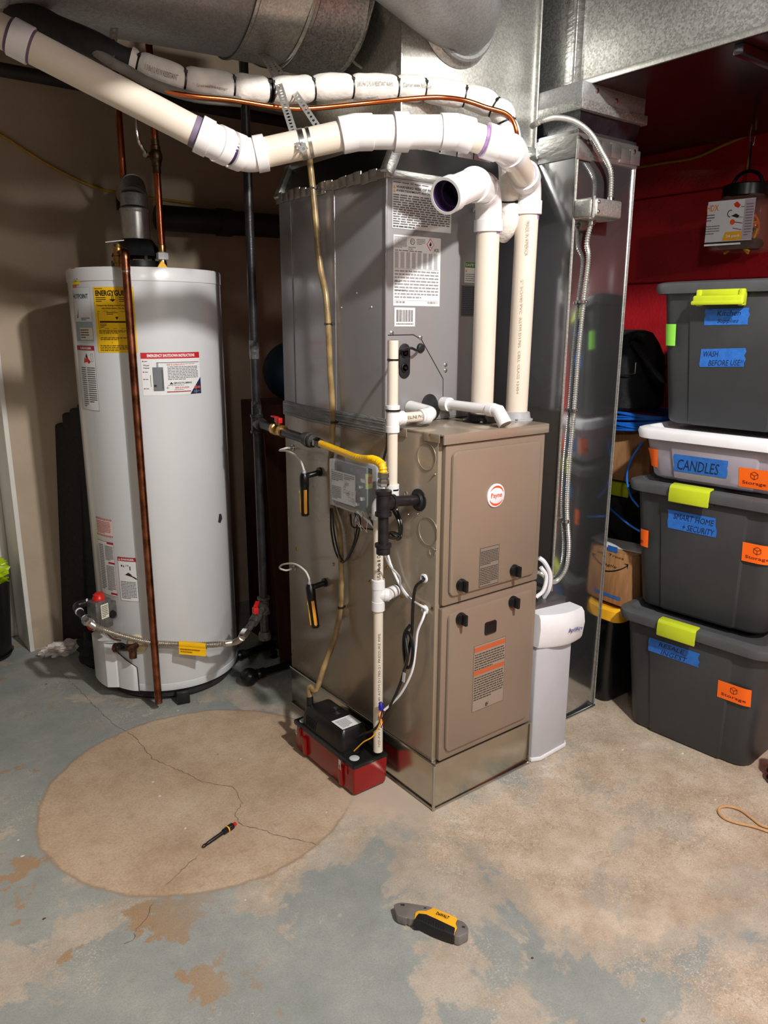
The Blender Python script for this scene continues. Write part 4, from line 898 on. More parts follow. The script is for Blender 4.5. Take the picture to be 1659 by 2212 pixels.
for yy in (pY0+.02, pY1-.04): m_.box((pX0+.01, yy, 0), (pX0+.03, yy+.02, .01), blackr, .002); m_.box((pX1-.03, yy, 0), (pX1-.01, yy+.02, .01), blackr, .002)
m_.obj('tank', cpn)
m_ = M(); m_.loft([ring4(pX0-.001, pY0-.001, pX1+.001, pY1+.001, pH-.007), ring4(pX0-.001, pY0-.001, pX1+.001, pY1+.001, pH), ring4(pX0+.003, pY0+.003, pX1-.003, pY1-.003, pH+.003)], black); ld = m_.obj('lid', cpn)
for (x, y) in ((pX0+.026, pY0+.034), (pX0+.022, pY1-.028)): m_ = M(); m_.lathe([(.0145, 0), (.0145, .002), (.012, .0035)], (x, y, pH+.002), lgrey, 24); m_.obj('port_plug', ld)
mh = M(); hy0, hy1 = pY0+.075, pY1-.035
mh.loft([ring4(pX0+.008, hy0-.004, pX1-.012, hy1+.002, pH, .014), ring4(pX0+.010, hy0, pX1-.014, hy1, pH+.035, .014), ring4(pX0+.016, hy0+.006, pX1-.018, hy1-.01, pH+.060, .012), ring4(pX0+.022, hy0+.012, pX1-.024, hy1-.02, pH+.066, .010)], black)
for k in range(7): mh.box((pX0+.0075, hy1-.03-.008*k, pH+.012), (pX0+.011, hy1-.027-.008*k, pH+.04), blackr)
mh.lathe([(.012, 0), (.010, .03), (.008, .034)], (pX0+.035, hy1-.008, pH+.055), black, 16)
hs = mh.obj('motor_housing', cpn)
m_ = M(); cz_ = V(((pX0+pX1)/2+.012, (hy0+hy1)/2+.01, pH+.0665))
for r in (.006, .011, .016, .021): m_.tube([cz_+V((r*math.cos(2*pi*k/24), r*math.sin(2*pi*k/24), 0)) for k in range(25)], .0012, blackr, 6)
m_.obj('vent_grille', hs)['kind'] = 'stuff'
L = Lab(planef((pX0+.024, hy0+.0135, pH+.067), (1, 0, 0), (0, 1, 0), (0, 0, 1))); L.rect(0, 0, .066, .058, (228, 228, 228)); L.lines(.006, .045, .006, .05, 7, (120, 120, 122)); L.frame(.05, .04, .06, .05, .001, (90, 90, 90)); L.obj('spec_label', hs)
for yy in (pY0+.056, pY1-.03):
    L = Lab(planef((pX0-.0085, yy+.006, pH-.03), (0, -1, 0), (0, 0, 1), (-1, 0, 0))); L.rect(0, 0, .012, .03, (226, 226, 226)); L.poly([(.003, .008), (.009, .008), (.006, .018)], (20, 20, 20)); L.rect(.003, .003, .009, .006, (20, 20, 20), 2)
    L.obj('arrow_label', cpn)
# vinyl discharge hose
vh = V((pX0+.035, hy1-.008, pH+.088))
hp = [PD(662, 300, 1.93)]+sX(0, [(668, 340, -.03), (676, 410, -.022), (684, 500, -.018), (692, 580, -.018), (704, 640, -.018), (710, 720, -.018), (713, 800, -.018), (718, 880, -.018), (717, 960, -.018), (713, 1010, -.012), (718, 1090, -.012), (733, 1150, -.014), (737, 1240, -.016), (735, 1315, -.02), (722, 1380, -.035), (700, 1440, -.07), (683, 1490, -.10)])+[vh+V((0, 0, .03)), vh-V((0, 0, .02))]
vt = thing('vinyl_discharge_hose', 'yellowed vinyl hose running down the side of the grey cabinet into the pump', 'hose', vh)
wire('hose', hp, .0086, tan, vt, n=6, seg=12)
for x, y in ((679, 407), (708, 700), (722, 912), (737, 1311)):
    c = PX(x, y, -.018); zip_ring(vt, c, (0, 0, 1), .0095); m_ = M(); screw(m_, PX(x+9, y, -.004), (-1, 0, 0), .0045, steel); m_.obj('tie_screw', vt)

# ================================================================ MANOMETERS
def gauge(px_, pyt, pyb, pxb, port, hosepts, label, tilt):
    top = PX(px_, pyt, -.045); bot = PX(pxb, pyb, -.045); t = thing('digital_manometer', label, 'manometer', bot, 'manometers on the furnace side')
    ax = (top-bot).normalized(); S = V((0, -1, 0)); S = (S-ax*S.dot(ax)).normalized(); F = S.cross(ax).normalized()
    if F.x > 0: F = -F
    # turned to face half left
    S2 = (S*.88+F*.47).normalized(); F2 = (F*.88-S*.47).normalized(); G1 = (F*.66-S*.75).normalized(); G2 = (S*.93+F*.37).normalized(); Ln = (top-bot).length
    def sec(k, w, d): c = bot.lerp(top, k); return [c+S2*w*math.cos(2*pi*i/20)*1.0+F2*d*math.sin(2*pi*i/20) for i in range(20)]
    m = M(); m.loft([sec(0, .010, .010), sec(.03, .014, .013), sec(.35, .0125, .0125), sec(.68, .0145, .0135), sec(.72, .0155, .0145), sec(.93, .0155, .0145), sec(.97, .012, .012), sec(1, .011, .011)], black); m.obj('body', t)
    for sgn, nm in ((1, 'yellow_grip'), (-1, 'side_grip')):
        m = M(); N = G1 if sgn > 0 else G2; U = ax.cross(N).normalized(); U = U if U.dot(S) > 0 else -U; c = bot.lerp(top, .36)+N*.0095
        w2, hh = (.0075 if sgn > 0 else .005), Ln*.30
        m.prism(rrect(-w2, -hh, w2, hh*.95, .005), c, U, ax, N, .0045, orng if sgn < 0 else yelp, .0012); g = m.obj(nm, t)
        if sgn > 0:
            c2 = c+N*.005+ax*hh*.68; m = M(); m.lathe([(.0048, 0), (.0044, .0008)], c2, mat('green_led_button', (150, 240, 160), .4, emit=.6), 16, N); m.obj('led_button', g)
            L = Lab(lambda u, v, dd, c=c, N=N, U=U, ax=ax: c+N*(.0048+dd)-ax*(.02)+ax*u-U*(v-.003)*-1, 0); L = Lab(planef(c+N*.0047+U*.0025+ax*-.024, ax, -U, N), .0002); L.text('Fieldpiece', 0, 0, .034, .0055, (60, 46, 20), bold=.02); L.obj('lettering', g)
    m = M(); e = PX(port[0]+14 if False else px_+20, pyt+12, -.004); m.tube(rounded([top-ax*.012, top-ax*.010+V((.012, -.01, .004)), V((-.002, top.y-.018, top.z+.0))], .01)[0], .0085, black, 14); m.lathe([(.014, 0), (.014, .006)], (-.001, top.y-.02, top.z+.002), black, 20, (-1, 0, 0)); m.obj('magnet_arm', t)
    pp_ = PX(*port, 0); m = M(); m.lathe([(.010, 0), (.010, .002), (.005, .004), (.004, .014)], (0, pp_.y, pp_.z), steel, 16, (-1, 0, 0)); m.obj('port_barb', t)
    pts = [V((-.012, pp_.y, pp_.z))]+[PX(a, b, c) for a, b, c in hosepts]+[top+ax*.008]; m = M(); m.tube(spline(pts, 8), .0031, tubec, 10); m.obj('hose', t)
    m = M(); m.lathe([(.006, -.004), (.005, .008)], top, lgrey, 12, ax); m.obj('hose_fitting', t)
gauge(657, 1022, 1114, 659, (633, 967), [(618, 968, -.035), (604, 973, -.05), (618, 974, -.055), (636, 982, -.05), (650, 998, -.047)], 'black and yellow manometer clipped to the furnace, upper one with green lit button', 0)
gauge(669, 1262, 1356, 682, (637, 1227), [(618, 1232, -.03), (604, 1227, -.045), (612, 1219, -.055), (636, 1218, -.055), (658, 1232, -.05), (667, 1248, -.047)], 'black and yellow manometer clipped low on the furnace side above the plinth', 0)
# ================================================================ WATER HEATER
HC = V((-.2435, 1.2197, 0)); HR = .2424; HT = 1.452; HB = .045
def cylhit(x, y, r=HR, c=HC):
    d = ray(x, y); o = CAM-c; A_ = d.x**2+d.y**2; B_ = 2*(o.x*d.x+o.y*d.y); C_ = o.x**2+o.y**2-r*r; D = B_*B_-4*A_*C_
    t = (-B_-math.sqrt(max(0, D)))/(2*A_); return CAM+d*t
wh = thing('water_heater', 'tall white gas water heater tank with yellow energy label and copper relief pipe', 'water heater', HC)
m_ = M(); m_.lathe([(HR-.012, HB), (HR-.003, HB+.004), (HR, HB+.012), (HR, HB+.03), (HR-.001, HB+.031), (HR, HB+.033), (HR, HT-.035)], HC, white_en, 96); m_.obj('tank_jacket', wh)
m_ = M(); m_.lathe([(HR+.0022, HT-.040), (HR+.0026, HT-.006), (HR-.001, HT), (HR-.012, HT+.001), (.06, HT+.006), (0, HT+.006)], HC, white_en2, 96); m_.obj('top_cap', wh)
m_ = M(); m_.lathe([(HR-.02, .018), (HR-.02, HB+.006)], HC, blackm, 64)
m_.obj('base_ring', wh)
for a in (-104, 20, 140): c = HC+V((math.cos(math.radians(a)), math.sin(math.radians(a)), 0))*(HR-.03); t_ = V((-math.sin(math.radians(a)), math.cos(math.radians(a)), 0)); n_ = V((t_.y, -t_.x, 0)); m_ = M(); m_.obox(c+V((0, 0, .022))+n_*.02, t_*.022, n_*.03, V((0, 0, .022)), black, .004); m_.obj('foot', wh)
def heat_lab(tl, br, lift=.0008):
    a, b = cylhit(*tl), cylhit(*br); ta, tb = math.atan2(a.y-HC.y, a.x-HC.x), math.atan2(b.y-HC.y, b.x-HC.x)
    if tb < ta: tb += 2*pi
    z0 = b.z
    def f(u, v, d): t = ta+u/HR; return HC+V((math.cos(t)*(HR+d), math.sin(t)*(HR+d), z0+v))
    L = Lab(f, lift); L.cyl_ = True; return L, (tb-ta)*HR, a.z-b.z
# energy guide
L, w_, h_ = heat_lab((201, 620), (298, 762)); Y_ = (240, 190, 20); K_ = (34, 26, 10)
L.rect(0, 0, w_, h_, Y_, 0, 16); L.lines(w_*.04, w_*.4, h_*.965, h_*.985, 1, K_); L.text('ENERGYGUIDE', w_*.06, h_*.865, w_*.88, h_*.085, K_, bold=.035)
L.poly([(w_*.42, h_*.815), (w_*.58, h_*.815), (w_*.50, h_*.775)], K_); L.rect(w_*.475, h_*.81, w_*.525, h_*.88, K_)
L.lines(w_*.06, w_*.33, h_*.77, h_*.855, 3, K_); L.lines(w_*.66, w_*.95, h_*.77, h_*.855, 3, K_)
L.text('Compare the Energy Use of this Water', w_*.06, h_*.705, w_*.88, h_*.03, K_, bold=.02); L.text('with Others Before You Buy.', w_*.2, h_*.66, w_*.6, h_*.03, K_, bold=.02)
L.frame(w_*.08, h_*.37, w_*.94, h_*.635, .001, K_); L.lines(w_*.32, w_*.6, h_*.575, h_*.625, 2, K_); L.poly([(w_*.53, h_*.55), (w_*.61, h_*.55), (w_*.57, h_*.50)], K_); L.rect(w_*.12, h_*.46, w_*.9, h_*.485, K_, 2, 12); L.lines(w_*.12, w_*.3, h_*.38, h_*.45, 3, K_)
L.lines(w_*.08, w_*.92, h_*.29, h_*.35, 3, K_); L.lines(w_*.1, w_*.9, h_*.19, h_*.24, 2, K_); L.rect(w_*.40, h_*.14, w_*.5, h_*.17, K_); L.lines(w_*.08, w_*.92, h_*.02, h_*.12, 4, K_); L.obj('energy_label', wh)
L, w_, h_ = heat_lab((303, 762), (434, 849)); L.rect(0, 0, w_, h_, (226, 226, 226), 0, 20); L.rect(0, h_*.86, w_, h_, (190, 26, 34), 1, 20); L.text('EMERGENCY SHUTDOWN INSTRUCTIONS', w_*.1, h_*.895, w_*.8, h_*.07, (236, 236, 236), bold=.03)
L.text('Water', w_*.03, h_*.69, w_*.1, h_*.035, (30, 30, 30), bold=.02); L.text('Heater', w_*.03, h_*.63, w_*.1, h_*.035, (30, 30, 30), bold=.02)
L.rect(w_*.17, h_*.1, w_*.34, h_*.66, (108, 110, 114), 2, 4); L.rect(w_*.31, h_*.14, w_*.335, h_*.6, (82, 84, 88), 3); L.rect(w_*.235, h_*.66, w_*.265, h_*.76, (70, 70, 74)); L.rect(w_*.24, h_*.76, w_*.98, h_*.772, (40, 40, 40), 2, 10); L.rect(w_*.12, h_*.74, w_*.21, h_*.75, (180, 60, 60)); L.poly([(w_*.18, h_*.2), (w_*.22, h_*.2), (w_*.22, h_*.25), (w_*.18, h_*.25)], (24, 24, 24), 3)
for v in (.8, .55, .38, .16): L.rect(w_*.02, h_*(v-.012), w_*.04, h_*(v+.014), (180, 40, 40), 2); L.lines(w_*.05, w_*.13, h_*(v-.02), h_*(v+.02), 1, (90, 90, 90))
L.rect(w_*.13, h_*.2, w_*.137, h_*.48, (40, 40, 40)); L.lines(w_*.4, w_*.9, h_*.69, h_*.74, 2, (196, 60, 60)); L.lines(w_*.41, w_*.95, h_*.35, h_*.68, 9, (90, 90, 92))
L.text('SERVICE PLUMBING', w_*.5, h_*.255, w_*.32, h_*.045, (30, 30, 30), bold=.02); L.poly([(w_*.43, h_*.25), (w_*.46, h_*.31), (w_*.48, h_*.27), (w_*.5, h_*.25)], (30, 30, 30)); L.lines(w_*.4, w_*.86, h_*.215, h_*.24, 1, (90, 90, 92)); L.text('303-213-3333', w_*.52, h_*.145, w_*.24, h_*.045, (200, 50, 40), bold=.03); L.lines(w_*.5, w_*.78, h_*.105, h_*.13, 1, (60, 60, 62))
L.rect(w_*.37, h_*.165, w_*.42, h_*.175, (40, 40, 44)); L.rect(w_*.39, h_*.14, w_*.4, h_*.2, (40, 40, 44)); L.rect(w_*.38, h_*.06, w_*.8, h_*.085, (160, 60, 60), 2, 8)
L.poly([(w_*.78, 0), (w_, 0), (w_, h_*.4)], (28, 34, 74), 3); L.text('$50.00', w_*.86, h_*.12, w_*.12, h_*.07, (230, 96, 40), 4, bold=.03); L.lines(w_*.85, w_*.98, h_*.03, h_*.08, 2, (150, 150, 170), 4); L.obj('shutdown_label', wh)
Bk = (60, 60, 64)
L, w_, h_ = heat_lab((157, 622), (204, 740)); L.rect(0, 0, w_, h_, (216, 218, 222), 0, 10); L.frame(.0, 0, w_, h_, .0008, (170, 172, 176)); L.text('HOTPOINT', w_*.02, h_*.80, w_*.88, h_*.085, (40, 48, 74), bold=.01); L.lines(w_*.45, w_*.9, h_*.40, h_*.46, 2, Bk); L.rect(0, h_*.02, w_, h_*.38, (150, 168, 176), 1, 8); L.rect(w_*.3, h_*.05, w_*.97, h_*.27, (216, 206, 186), 2, 8); L.lines(w_*.34, w_*.8, h_*.07, h_*.25, 4, Bk, 3)
L.poly([(w_*.18, h_*.45), (w_*.3, h_*.62), (w_*.26, h_*.45)], (60, 60, 80)); L.obj('brand_label', wh)
L, w_, h_ = heat_lab((167, 746), (216, 888)); L.rect(0, 0, w_, h_, (222, 222, 222), 0, 10); L.frame(0, 0, w_, h_, .0009, (90, 90, 92)); L.rect(0, h_*.93, w_, h_, (168, 40, 46), 2, 8); L.text('DANGER', w_*.28, h_*.945, w_*.6, h_*.035, (230, 225, 225), 3, bold=.03)
L.poly([(w_*.42, h_*.74), (w_*.48, h_*.83), (w_*.55, h_*.79), (w_*.6, h_*.88), (w_*.68, h_*.8), (w_*.78, h_*.76), (w_*.72, h_*.73)], (200, 50, 44)); L.poly([(w_*.55, h_*.84), (w_*.6, h_*.89), (w_*.64, h_*.84), (w_*.6, h_*.8)], (30, 30, 30), 3); L.frame(w_*.8, h_*.76, w_*.9, h_*.88, .0008, Bk); L.rect(w_*.3, h_*.70, w_*.99, h_*.704, Bk)
L.lines(w_*.22, w_*.5, h_*.05, h_*.68, 19, Bk); L.lines(w_*.56, w_*.95, h_*.12, h_*.68, 17, Bk); L.obj('danger_label', wh)
L, w_, h_ = heat_lab((155, 588), (174, 614), .0016); L.rect(0, 0, w_, h_, (248, 226, 30), 0, 4); L.lines(w_*.35, w_*.9, h_*.2, h_*.8, 4, (120, 100, 20)); L.obj('yellow_tag', wh)
L, w_, h_ = heat_lab((154, 579), (166, 622)); L.rect(0, 0, w_, h_, (226, 120, 80), 0, 4); L.obj('orange_tag', wh)
L, w_, h_ = heat_lab((207, 1115), (245, 1162)); L.rect(0, 0, w_, h_, (228, 206, 200), 0, 8)
for k in range(13): u = w_*k/13; L.poly([(u, h_*.9), (u+w_*.04, h_*.9), (u+w_*.06, h_), (u+w_*.02, h_)], (180, 50, 50)); L.poly([(u, 0), (u+w_*.04, 0), (u+w_*.06, h_*.1), (u+w_*.02, h_*.1)], (180, 50, 50))
L.lines(w_*.05, w_*.9, h_*.15, h_*.85, 8, (190, 80, 80)); L.obj('striped_label', wh)
L, w_, h_ = heat_lab((211, 1164), (255, 1290)); L.rect(0, 0, w_, h_, (222, 220, 218), 0, 8); L.frame(0, 0, w_, h_, .0008, (150, 60, 60)); 
for v in (.96, .6, .03): L.rect(w_*.65, h_*v, w_*.99, h_*(v+.035), (168, 40, 46), 2)
L.lines(w_*.1, w_*.42, h_*.1, h_*.94, 26, Bk); L.lines(w_*.5, w_*.95, h_*.66, h_*.93, 11, Bk); L.lines(w_*.5, w_*.95, h_*.1, h_*.57, 18, Bk); L.obj('instruction_label', wh)
L, w_, h_ = heat_lab((254, 1202), (301, 1300)); L.rect(0, 0, w_, h_, (226, 226, 226), 0, 8); L.frame(0, 0, w_, h_, .0008, Bk); L.rect(0, h_*.91, w_, h_, (160, 40, 40), 2, 6); L.text('DANGER', w_*.2, h_*.93, w_*.7, h_*.045, (230, 225, 225), 3, bold=.03); L.poly([(w_*.05, h_*.925), (w_*.15, h_*.925), (w_*.1, h_*.975)], (230, 225, 225), 3)
for u, v in ((.12, .78), (.28, .77), (.45, .79)): L.rect(w_*u, h_*v, w_*(u+.12), h_*(v+.045), (24, 24, 26))
L.rect(w_*.3, h_*.785, w_*.7, h_*.80, (24, 24, 26)); L.rect(w_*.62, h_*.71, w_*.68, h_*.80, (24, 24, 26)); L.poly([(w_*.35, h_*.60), (w_*.55, h_*.66), (w_*.7, h_*.62), (w_*.97, h_*.53), (w_*.97, h_*.50), (w_*.7, h_*.565)], (60, 30, 24)); L.lines(w_*.08, w_*.92, h_*.05, h_*.46, 12, Bk); L.obj('scald_label', wh)
for x, y in ((475, 1118), (477, 1114)):
    L, w_, h_ = heat_lab((470, 1111), (480, 1128)); L.poly([(0, h_*.2), (w_*.3, h_), (w_*.8, h_*.9), (w_, h_*.4), (w_*.5, 0)], (52, 50, 50), 1)
L.obj('paint_chip', wh)
# burner access cover
def hp_(t, z, d=0): return HC+V((math.cos(t)*(HR+d), math.sin(t)*(HR+d), z))
def ang_at(x, y): a = cylhit(x, y); return math.atan2(a.y-HC.y, a.x-HC.x), a.z
t1, zT = ang_at(294, 1440); t0 = t1-1.05; zb_, zt_ = ang_at(260, 1470)[1]-.0, ang_at(236, 1375)[1]
def cover_part(x0, x1, zb0, zt0, zt1, prot, name, y=1440):
    ta_, tb_ = ang_at(x0, y)[0], ang_at(x1, y)[0]; m = M(); rg = []
    if tb_ < ta_: tb_ += 2*pi
    for fz, e in ((0, .35), (.02, 1), (.97, 1), (1, .55)):
        P_ = []; n = 12
        for k in range(n+1):
            f = k/n; t = ta_+(tb_-ta_)*f; zt2 = zt0+(zt1-zt0)*f; z = zb0+(zt2-zb0)*fz; P_.append(hp_(t, z, prot*e*min(1, .35+4*min(f, 1-f))))
        P_ += [hp_(tb_, P_[-1].z, -.003), hp_(ta_, zb0+(zt0-zb0)*fz, -.003)]; rg.append(P_)
    m.loft(rg, white_en2); return m.obj(name, wh)
zC = ang_at(236, 1378)[1]
bc_ = cover_part(214, 256, HB+.004, zC, zC-.004, .030, 'burner_cover')
cover_part(253, 297, HB+.004, zC-.035, zC-.085, .007, 'burner_cover_flange')
m_ = M(); ta_, tb_ = ang_at(253, 1440)[0], ang_at(297, 1440)[0]
m_.tube([hp_(ta_+(tb_-ta_)*k/8, zC-.034-.050*k/8, .003) for k in range(9)]+[hp_(tb_+.004, zC-.084-(zC-.084-HB)*k/4, .003) for k in range(1, 5)], .0016, mat('painted_shadow_gap', (40, 38, 38), .8), 6); m_.obj('cover_gap', wh)  # dark strip painted as the shade in the gap round the cover
# gas control valve
gc = cylhit(216, 1325, HR+.055); ta = math.atan2(gc.y-HC.y, gc.x-HC.x); rad = V((math.cos(ta), math.sin(ta), 0)); tn = V((-math.sin(ta), math.cos(ta), 0))
gv = M(); gmet = mat('cast_grey_aluminium', (132, 130, 128), .45, .7, .15, 60, .3, 200)
gv.obox(gc+V((0, 0, .0)), tn*.024, rad*.032, V((0, 0, .050)), gmet, .004); gv.obox(gc-rad*.03, tn*.016, rad*.03, V((0, 0, .03)), gmet, .003); gvo = gv.obj('gas_control_valve', wh)
m_ = M(); m_.lathe([(.021, 0), (.021, .004), (.017, .012), (.012, .018), (.012, .022)], gc+V((0, 0, .050)), redp, 20); m_.obox(gc+V((0, 0, .068)), rad*.018, tn*.005, V((0, 0, .005)), redp, .002); m_.obj('red_knob', gvo)
m_ = M(); c_ = gc+rad*.030-tn*.004-V((0, 0, .030)); m_.lathe([(.021, 0), (.021, .003), (.018, .006)], c_, wplast, 24, rad); m_.lathe([(.019, .006), (.017, .012)], c_, redp, 20, rad); m_.obj('temperature_dial', gvo)
L = Lab(planef(gc+tn*.0245+rad*.014+V((0, 0, -.012)), -rad, (0, 0, 1), tn)); L.rect(0, 0, .03, .05, (222, 216, 196)); L.lines(.003, .027, .004, .046, 7, (80, 76, 70)); L.obj('valve_label', gvo)
m_ = M(); m_.lathe([(.014, 0), (.012, .008)], gc+tn*.022-rad*.03-V((0, 0, .008)), black, 16, tn); m_.obj('igniter_button', gvo)
m_ = M(); m_.tube(spline([gc+V((0, 0, -.05)), gc-rad*.02+V((0, 0, -.085)), gc-rad*.045+tn*.02+V((0, 0, -.10))], 6), .0022, steel, 6); m_.tube(spline([gc+V((0, 0, -.05))+tn*.01, gc+tn*.02-rad*.02+V((0, 0, -.09)), gc-rad*.05+tn*.03+V((0, 0, -.11))], 6), .003, coppero, 6); m_.obj('pilot_tubing', gvo)
# drain valve with round escutcheon
t_, z_ = ang_at(296, 1392); c = hp_(t_, z_); n_ = V((math.cos(t_), math.sin(t_), 0))
m_ = M(); m_.lathe([(.037, 0), (.036, .004), (.030, .009), (.014, .010)], c-n_*.003, mat('aged_cream_plastic', (214, 196, 160), .5, 0, .08, 30), 32, n_); m_.obj('escutcheon', wh)
m_ = M(); tt = V((-n_.y, n_.x, 0)); m_.cyl(c, c+n_*.045, .011, bronze, 16); m_.cyl(c+n_*.025-tt*.001, c+n_*.03-tt*.055-V((0, 0, .004)), .012, bronze, 16); m_.lathe([(.016, 0), (.017, .01), (.014, .014)], c+n_*.03-tt*.055-V((0, 0, .004)), bronze, 12, -tt); m_.cyl(c+n_*.03, c+n_*.032+V((0, 0, -.035)), .013, bronze, 14); dv = m_.obj('drain_valve', wh)
m_ = M(); q_ = c+n_*.05-tt*.03+V((0, 0, .012)); m_.tube([q_+(tt*math.cos(2*pi*k/16)+V((0, 0, .6))*math.sin(2*pi*k/16))*.017 for k in range(17)], .004, black, 8); m_.cyl(q_, c+n_*.035-tt*.03, .005, black, 8); m_.obj('valve_handwheel', dv)
# draft hood & flue
fxy = (HC.x+.005, HC.y+.03)
fb = PD(305, 545, 2.5); fcx = V((-.265, 1.17, 0)); fcx = HC+V((-.02, .0, 0))
m_ = M(); m_.lathe([(.085, .012), (.085, .03)], V((fcx.x, fcx.y, HT)), black, 32)
m_.lathe([(.083, .045), (.080, .052), (.050, .098), (.046, .10)], V((fcx.x, fcx.y, HT)), mat('dark_draft_hood', (44, 44, 46), .45, .4, .1, 20), 32)
for k in range(3): a = k*2*pi/3+.5; m_.box((fcx.x+.075*math.cos(a)-.005, fcx.y+.075*math.sin(a)-.002, HT), (fcx.x+.075*math.cos(a)+.005, fcx.y+.075*math.sin(a)+.002, HT+.05), black)
m_.obj('draft_hood', wh)
m_ = M(); c_ = HC+V((.0, -.155, HT+.006)); m_.prism([(-.016, 0), (.016, 0), (0, .022)], c_, (1, 0, 0), (0, 0, 1), (0, 1, 0), .001, yelp); m_.obj('caution_tag', wh)
fl_ = thing('flue_vent_elbow', 'bright galvanised flue pipe elbow rising from the water heater draft hood', 'vent pipe', (fcx.x, fcx.y, HT+.1))
z = HT+.098; m_ = M(); m_.tube([(fcx.x, fcx.y, z), (fcx.x, fcx.y, z+.085)], .045, spangle('flue_steel', (190, 190, 188), .3, .1, 60), 36); m_.obj('straight_pipe', fl_)
m_ = M(); m_.tube([(fcx.x, fcx.y, z+.083), (fcx.x, fcx.y, z+.088), (fcx.x, fcx.y, z+.094), (fcx.x, fcx.y, z+.098)], [.0455, .0475, .0475, .044], galvd, 36); m_.tube([(fcx.x, fcx.y, z+.096), (fcx.x+.004, fcx.y+.006, z+.135)], [.044, .043], galvd, 36); m_.tube([(fcx.x+.004, fcx.y+.006, z+.134), (fcx.x+.006, fcx.y+.008, z+.139)], [.045, .045], galvd, 36)
m_.tube([(fcx.x+.006, fcx.y+.008, z+.136), (fcx.x+.016, fcx.y+.045, z+.175)], [.0425, .038], galvd, 36); m_.tube([(fcx.x+.014, fcx.y+.04, z+.17), (fcx.x+.05, fcx.y+.16, z+.19), (fcx.x+.12, fcx.y+.40, z+.2)], [.038, .038, .038], galvd, 30); m_.obj('elbow', fl_)
# relief valve, discharge pipe
zc = HT
tq = PD(342, 1520, 2.52); RX = V((HC.x, HC.y, 0))+V((-.45, -.893, 0)).normalized()*(HR+.052)
best = None
for k in range(200):
    a = math.radians(-170+k*.8); p = HC+V((math.cos(a), math.sin(a), 0))*(HR+.045); v = p+V((0, 0, .9))-CAM; u = v.dot(RT)/v.dot(FW)*FPX+829.5
    if best is None or abs(u-301) < best[0]: best = (abs(u-301), p)
RP = best[1]
def zfor(p, y):
    lo, hi = 0, 2.3
    for _ in range(40):
        mid_ = (lo+hi)/2; v = V((p.x, p.y, mid_))-CAM; yy = 1106-v.dot(UP)/v.dot(FW)*FPX
        if yy > y: lo = mid_
        else: hi = mid_
    return lo
z0 = max(.03, zfor(RP, 1526)); z1 = zfor(RP, 548)
tp = thing('relief_discharge_pipe', 'long straight copper relief pipe hanging down the front of the white water heater', 'pipe', (RP.x, RP.y, z0))
hin = RP+V((-.0, .075, 0)); hin = RP.lerp(V((HC.x, HC.y, 0)), .22)+V((-.02, 0, 0))
m_ = M(); m_.cyl((RP.x, RP.y, z0), (RP.x, RP.y, z1-.03), .0124, coppero, 18); m_.obj('pipe', tp)
el_, _ = rounded([V((RP.x, RP.y, z1-.05)), V((RP.x, RP.y, z1+.006)), V((hin.x, hin.y, z1+.006))], .022); m_ = M(); m_.tube(el_, .0132, coppero, 18); m_.tube([V((RP.x, RP.y, z1-.053)), V((RP.x, RP.y, z1-.048))], .0137, steel, 16); m_.obj('elbow', tp)
rv = thing('relief_valve', 'brass temperature relief valve with a flat lever on top left of the water heater', 'valve', (hin.x, hin.y, HT))
m_ = M(); ex_ = V((hin.x-.012, hin.y+.006, 0)); m_.lathe([(.012, 0), (.012, .01), (.016, .012), (.016, .03), (.013, .033), (.013, .055), (.015, .057), (.012, .066)], V((ex_.x, ex_.y, HT-.002)), brass, 16); m_.cyl((ex_.x, ex_.y, z1+.006), (hin.x+.01, hin.y-.01, z1+.006), .0135, coppero, 14); m_.obj('valve_body', rv)
m_ = M(); m_.obox((ex_.x-.008, ex_.y, HT+.071), V((.026, -.006, .004)), V((.002, .008, 0)), V((0, 0, .0012)), steel); m_.obj('lever', rv)
# copper supply pipes
def vertical(px_, y, D): p = PD(px_, y, D); return V((p.x, p.y, 0))
hot = thing('hot_water_pipe', 'left shiny copper pipe rising behind the water heater flue to the ceiling', 'pipe', V((*vertical(278, 500, 2.62)[:2], HT)))
h = vertical(268, 400, 2.60); hot.location = (h.x, h.y, HT); m_ = M(); m_.cyl((h.x, h.y, HT-.01), (h.x, h.y, 2.45), .0111, copper, 18); m_.obj('pipe', hot)
c_ = vertical(344, 450, 2.40); cold = thing('cold_water_pipe', 'right copper supply pipe with a lever ball valve above the water heater', 'pipe', (c_.x, c_.y, HT))
zv = zfor(c_, 338); m_ = M(); m_.cyl((c_.x, c_.y, HT+.06), (c_.x, c_.y, 2.45), .0111, copper, 18); m_.obj('pipe', cold)
m_ = M(); m_.lathe([(.0125, -.05), (.0125, -.03), (.015, -.028), (.015, -.018), (.0165, -.016), (.0195, -.006), (.0195, .006), (.0165, .016), (.015, .018), (.015, .03), (.0125, .032), (.0125, .05)], (c_.x, c_.y, zv), mat('tarnished_brass', (104, 84, 62), .4, .9, .2, 40), 16); ld_ = V((-.82, -.35, 0)).normalized(); m_.cyl((c_.x, c_.y, zv), V((c_.x, c_.y, zv))+ld_*.038, .009, bronze, 12); vb_ = m_.obj('ball_valve', cold)
m_ = M(); s_ = V((c_.x, c_.y, zv))+ld_*.038; m_.lathe([(.012, 0), (.012, .006), (.007, .008)], s_, steel, 6, ld_); up_ = V((-.18, -.1, 1)).normalized(); m_.tube(spline([s_+ld_*.003, s_+ld_*.006+V((-.01, 0, .02)), s_+ld_*.004+V((-.025, -.008, .045)), s_+V((-.032, -.012, .13))], 6), [.0065, .0065, .006, .0052, .005], steel, 8); m_.obj('lever', vb_)
